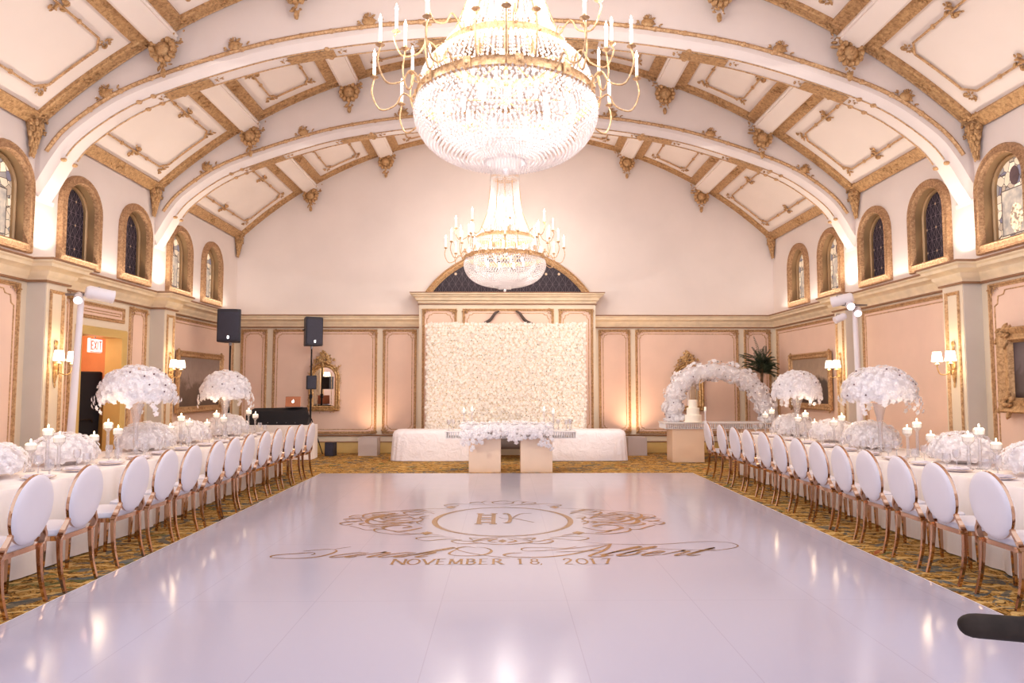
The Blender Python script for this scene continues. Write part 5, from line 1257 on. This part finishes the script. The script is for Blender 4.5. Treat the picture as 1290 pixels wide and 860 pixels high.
light_stand('white-sleeved light stand with spotlights standing right, behind the flower dome', 5.95, 11.5, 2.92, -.05, ((-.2, .0, .14, R(-128), R(-10), .34, .09, 2), (-.12, -.08, .04, R(-14), R(-22), .18, .065, 1), (.02, -.06, -.06, R(-24), R(-30), .18, .06, 1), (-.22, .06, -.16, R(-95), R(-25), .2, .06, 0)), -1)

# ------------------------------------------------------------------ doorway things
t = thing('exit_sign', 'lit red and white EXIT sign hanging in the doorway', 'sign', (XL - .16, 11.4, 2.16))
MB().box((0, 0, .115), (.05, .34, .23), bev=.006).build('housing', 'exit_face', t, smooth=0)
m = MB(); xs = .03
def bar(y0, z0, y1, z1, w_=.022):
    d = Vector((0, y1 - y0, z1 - z0)); L_ = d.length; d.normalize(); nn = Vector((0, -d.z, d.y)) * w_ / 2; a = Vector((xs, y0, z0)) - d * w_ * .2; b_ = Vector((xs, y1, z1)) + d * w_ * .2
    m.poly([a + nn, b_ + nn, b_ - nn, a - nn])
def let(pts, y0):
    for (a, b_), (c_, d_) in pts: bar(y0 + a * .055, .05 + b_ * .13, y0 + c_ * .055, .05 + d_ * .13)
let([((0, 0), (0, 1)), ((0, 0), (1, 0)), ((0, .5), (.8, .5)), ((0, 1), (1, 1))], -.14); let([((0, 0), (1, 1)), ((0, 1), (1, 0))], -.06); let([((.5, 0), (.5, 1))], .0); let([((0, 1), (1, 1)), ((.5, 0), (.5, 1))], .075)
for a in ((-.165, .008, .165, .008), (-.165, .222, .165, .222), (-.165, .008, -.165, .222), (.165, .008, .165, .222)): bar(*a, .012)
m.build('lettering', 'exit_red', t, smooth=0); MB().tube([(0, 0, .23), (0, 0, .54)], .012, 6).build('hanger', 'steel', t)
t = thing('folded_black_case', 'tall black padded case leaning just inside the doorway', 'case', (XL - .55, 11.75, 0), R(70))
m = MB(); m.box((0, 0, .93), (.5, .12, 1.86), bev=.02); m.v = [(x + .05 * z, y, z) for x, y, z in m.v]; m.build('padded_body', 'black', t)
MB().tube([(-.12, -.07, 1.0), (-.08, -.1, 1.05), (.1, -.1, 1.05), (.16, -.07, 1.0)], .012, 6).build('handle', 'rubber', t)

# ================================================================== CHANDELIERS
def arc_ring(m, r, z0, z1, th=.012, seg=64):
    m.grid([[(rr * cos(2 * pi * k / seg), rr * sin(2 * pi * k / seg), z) for k in range(seg)] for rr, z in ((r, z0), (r + th, z0 + .01), (r + th * .6, z0 + .02), (r + th * .6, z1 - .02), (r + th, z1 - .01), (r, z1), (r - .01, z1), (r - .01, z0))], closed_u=True, closed_v=True)
ZB = 3.64
def chandelier(label, y, power, cf):
    t = thing('crystal_chandelier', label, 'chandelier', (.015, y, ZB))
    z = lambda w_: w_ - ZB
    m = MB(); arc_ring(m, .84, z(4.30), z(4.40), .02)
    for k in range(12):
        a = 2 * pi * k / 12 + .13; m.box((.866 * cos(a), .866 * sin(a), z(4.35)), (.02, .07, .1), rz=a)
        m.ball((.87 * cos(a), .87 * sin(a), z(4.35)), .024, 6, 4)
    m.build('lower_ring', 'gilt_fine', t)
    m = MB(); arc_ring(m, .60, z(4.74), z(4.83), .015); m.build('upper_ring', 'gilt_fine', t)
    m = MB(); arc_ring(m, .30, z(6.08), z(6.15), .015); m.tube([(0, 0, z(4.3)), (0, 0, z(6.4))], .02, 8)
    for k in range(6):
        a = k * pi / 3; m.tube([(0, 0, z(4.36)), (.84 * cos(a), .84 * sin(a), z(4.36))], .008, 5); m.tube([(0, 0, z(4.78)), (.64 * cos(a), .64 * sin(a), z(4.78))], .008, 5); m.tube([(0, 0, z(6.1)), (.3 * cos(a), .3 * sin(a), z(6.1))], .008, 5)
        m.tube([(.3 * cos(a), .3 * sin(a), z(6.1)), (.36 * cos(a), .36 * sin(a), z(5.4)), (.6 * cos(a), .6 * sin(a), z(4.8))], .007, 5)
    m.build('frame', 'gilt_fine', t)
    def strands(name, P_, n, step, br, bh, twist=0):
        P_ = spline([(r, 0, zz) for r, zz in P_], 8); L_ = arclen([(p.x, p.z) for p in P_]); m = MB(); cnt = int(L_[-1] / step)
        for i in range(cnt + 1):
            s_ = min(L_[-1] * .9999, i * step); j = max(q for q in range(len(L_)) if L_[q] <= s_); j = min(j, len(P_) - 2); f = (s_ - L_[j]) / max(1e-6, L_[j + 1] - L_[j]); p = P_[j].lerp(P_[j + 1], f)
            nn = n if p.x > .35 else max(12, int(n * max(p.x, .05) / .35 * .8)) if name == 'bowl_crystals' else n
            for k in range(nn):
                a = 2 * pi * (k + .5 * (i % 2) * twist) / nn; m.octa((p.x * cos(a), p.x * sin(a), p.z - ZB), br, bh)
        o = m.build(name, 'crystal', t, smooth=0); o['kind'] = 'stuff'; return o
    strands('bowl_crystals', [(.85, 4.31), (.875, 4.21), (.85, 4.09), (.78, 3.97), (.66, 3.87), (.5, 3.80), (.34, 3.765), (.2, 3.75)], 96, .040, .0165, .023, 1)
    strands('inner_crystals', [(.66, 4.28), (.66, 4.16), (.58, 4.04), (.4, 3.95), (.2, 3.92)], 56, .05, .016, .026, 1)
    strands('skirt_crystals', [(.62, 4.74), (.72, 4.68), (.80, 4.57), (.83, 4.41)], 96, .034, .0135, .019, 0)
    strands('crown_crystals', [(.31, 6.08), (.31, 5.8), (.34, 5.5), (.40, 5.2), (.48, 5.0), (.60, 4.84)], 60, .036, .0125, .02, 0)
    m = MB()
    for rr, z0, z1, n in ((.2, 3.86, 3.71, 40), (.13, 3.84, 3.68, 26), (.31, 6.2, 6.02, 44)):
        for k in range(n):
            a = 2 * pi * k / n; m.tube([(rr * cos(a), rr * sin(a), z(z0)), (rr * cos(a), rr * sin(a), z(z1 + .03)), (rr * cos(a), rr * sin(a), z(z1))], [.008, .010, .002], 4)
    m.build('prism_fringe', 'crystal', t, smooth=0)['kind'] = 'stuff'
    MB().ball((0, 0, .015), .032, 12, 8).tube([(0, 0, .04), (0, 0, .1)], .008, 6).build('finial', 'crystal', t)
    # internal lamps
    bulb0 = MB().tube([(.42, 0, z(4.2)), (.42, 0, z(4.33))], [.014, .022], 8).build('inner_bulb', 'bulb', t)
    bulb1 = MB().tube([(.4, 0, z(4.5)), (.4, 0, z(4.66))], [.014, .02], 8).build('inner_bulb', 'bulb', t)
    bulb2 = MB().tube([(.14, 0, z(5.1)), (.14, 0, z(5.7))], .018, 6).build('inner_bulb', 'bulb', t)
    for b0, n_, of in ((bulb0, 8, .3), (bulb1, 8, .7), (bulb2, 6, 0)):
        b0.rotation_euler.z = of
        for k in range(1, n_): o = b0.copy(); COL.objects.link(o); o.rotation_euler.z = of + 2 * pi * k / n_
    for zz, pw, sz in ((4.5, .07, .22), (4.14, .035, .2), (5.3, .06, .12)): lamp('bowl_light', 'POINT', (0, 0, z(zz)), power * pw, (1, .9, .82), None, t, shadow_soft_size=sz)
    # candle arms
    protos = []
    for tier, (r0, z0, r1, z1, off, n) in enumerate(((.86, 4.32, 1.27, 4.58, .0, 12), (.84, 4.42, .97, 4.74, pi / 12, 12), (.62, 4.80, 1.05, 4.98, .1, 8))):
        first = None
        for k in range(n):
            a = 2 * pi * k / n + off
            if first is None:
                m = MB(); w_ = r1 - r0
                m.tube([(p.x, 0, p.z) for p in spline([(r0, 0, z(z0)), (r0 + w_ * .3, 0, z(z0) + .1), (r0 + w_ * .5, 0, z(z0) - .02), (r0 + w_ * .85, 0, z(z0) - .06), (r1 + .02, 0, z(z0) + .1), (r1, 0, z(z1) - .02)], 5)], .0085, 6)
                m.tube([(r0 + .02 + (.05 - .006 * i * .5) * cos(i * .7 + 2), 0, z(z0) + .05 + (.05 - .003 * i) * sin(i * .7 + 2)) for i in range(10)], .006, 5)
                first = m.build('candle_arm', 'gilt_fine', t)
                pan = MB().lathe([(.008, -.02), (.03, -.008), (.042, .0), (.02, .006), (.014, .03)], (r1, 0, z(z1)), 12).build('drip_pan', 'gilt_fine', first)
                cd = MB().tube([(r1, 0, z(z1) + .02), (r1, 0, z(z1) + .2)], .0135, 8).build('candle_tube', 'tube_glow', first)
                bl = MB().lathe([(.005, .2), (.015, .215), (.016, .23), (.008, .255), (.001, .28)], (r1, 0, z(z1)), 8).build('flame_bulb', 'bulb', first)
                first.rotation_euler.z = a; sub = (pan, cd, bl)
            else:
                o = first.copy(); COL.objects.link(o); o.rotation_euler.z = a
                for g in sub: e = g.copy(); COL.objects.link(e); e.parent = o
    for k in range(6):
        a = 2 * pi * k / 6 + .26; lamp('candle_light', 'POINT', (1.3 * cos(a), 1.3 * sin(a), z(5.0)), power * cf, (1, .91, .80), None, t, shadow_soft_size=.2)
    ch = MB(); zt = vz(.015) - ZB
    i = 0; zz = z(6.38)
    while zz < zt - .1:
        ch.tube([(.028 * cos(q) * (i % 2), .028 * cos(q) * ((i + 1) % 2), zz + .045 + .045 * sin(q)) for q in [2 * pi * j / 10 for j in range(10)]], .007, 5, closed=True); zz += .072; i += 1
    ch.build('chain', 'gilt_fine', t); MB().lathe([(.16, zt - .0), (.15, zt - .05), (.05, zt - .12), (.02, zt - .16)], seg=20).build('ceiling_canopy', 'gilt', t)
    return t
chandelier('large tiered crystal chandelier hanging nearest the camera at the top of the picture', 6.5, 420, .085)
chandelier('tiered crystal chandelier hanging farther away before the fanlight', 14.7, 300, .05)

# ------------------------------------------------------------------ video tripod by the camera, its pan handle reaching into view
t = thing('video_tripod', 'black rubber-gripped tripod pan handle reaching in at the lower right edge', 'tripod', (1.16, 1.0, 0))
MB().tube([(-.512, 0, 1.262), (-.511, 0, 1.262), (-.508, 0, 1.262), (-.503, 0, 1.2615), (-.495, 0, 1.261), (-.485, 0, 1.2605), (-.38, 0, 1.252), (-.37, 0, 1.2515)], [.002, .006, .010, .0135, .016, .0168, .0178, .0165], 24).build('grip', 'rubber', t)
MB().tube([(-.375, 0, 1.252), (-.05, 0, 1.23)], .0085, 10).build('pan_handle', 'black', t)
MB().box((0, 0, 1.25), (.12, .12, .1), bev=.02).lathe([(.05, 1.14), (.06, 1.2)], seg=14).build('head', 'speaker', t)
MB().tube([(0, 0, .6), (0, 0, 1.2)], .018, 10).build('centre_column', 'black', t)
for k in range(3):
    a = 2 * pi * k / 3 - .5; MB().tube([(.04 * cos(a), .04 * sin(a), 1.1), (.42 * cos(a), .42 * sin(a), .01)], [.02, .012], 8).build('leg', 'black', t)
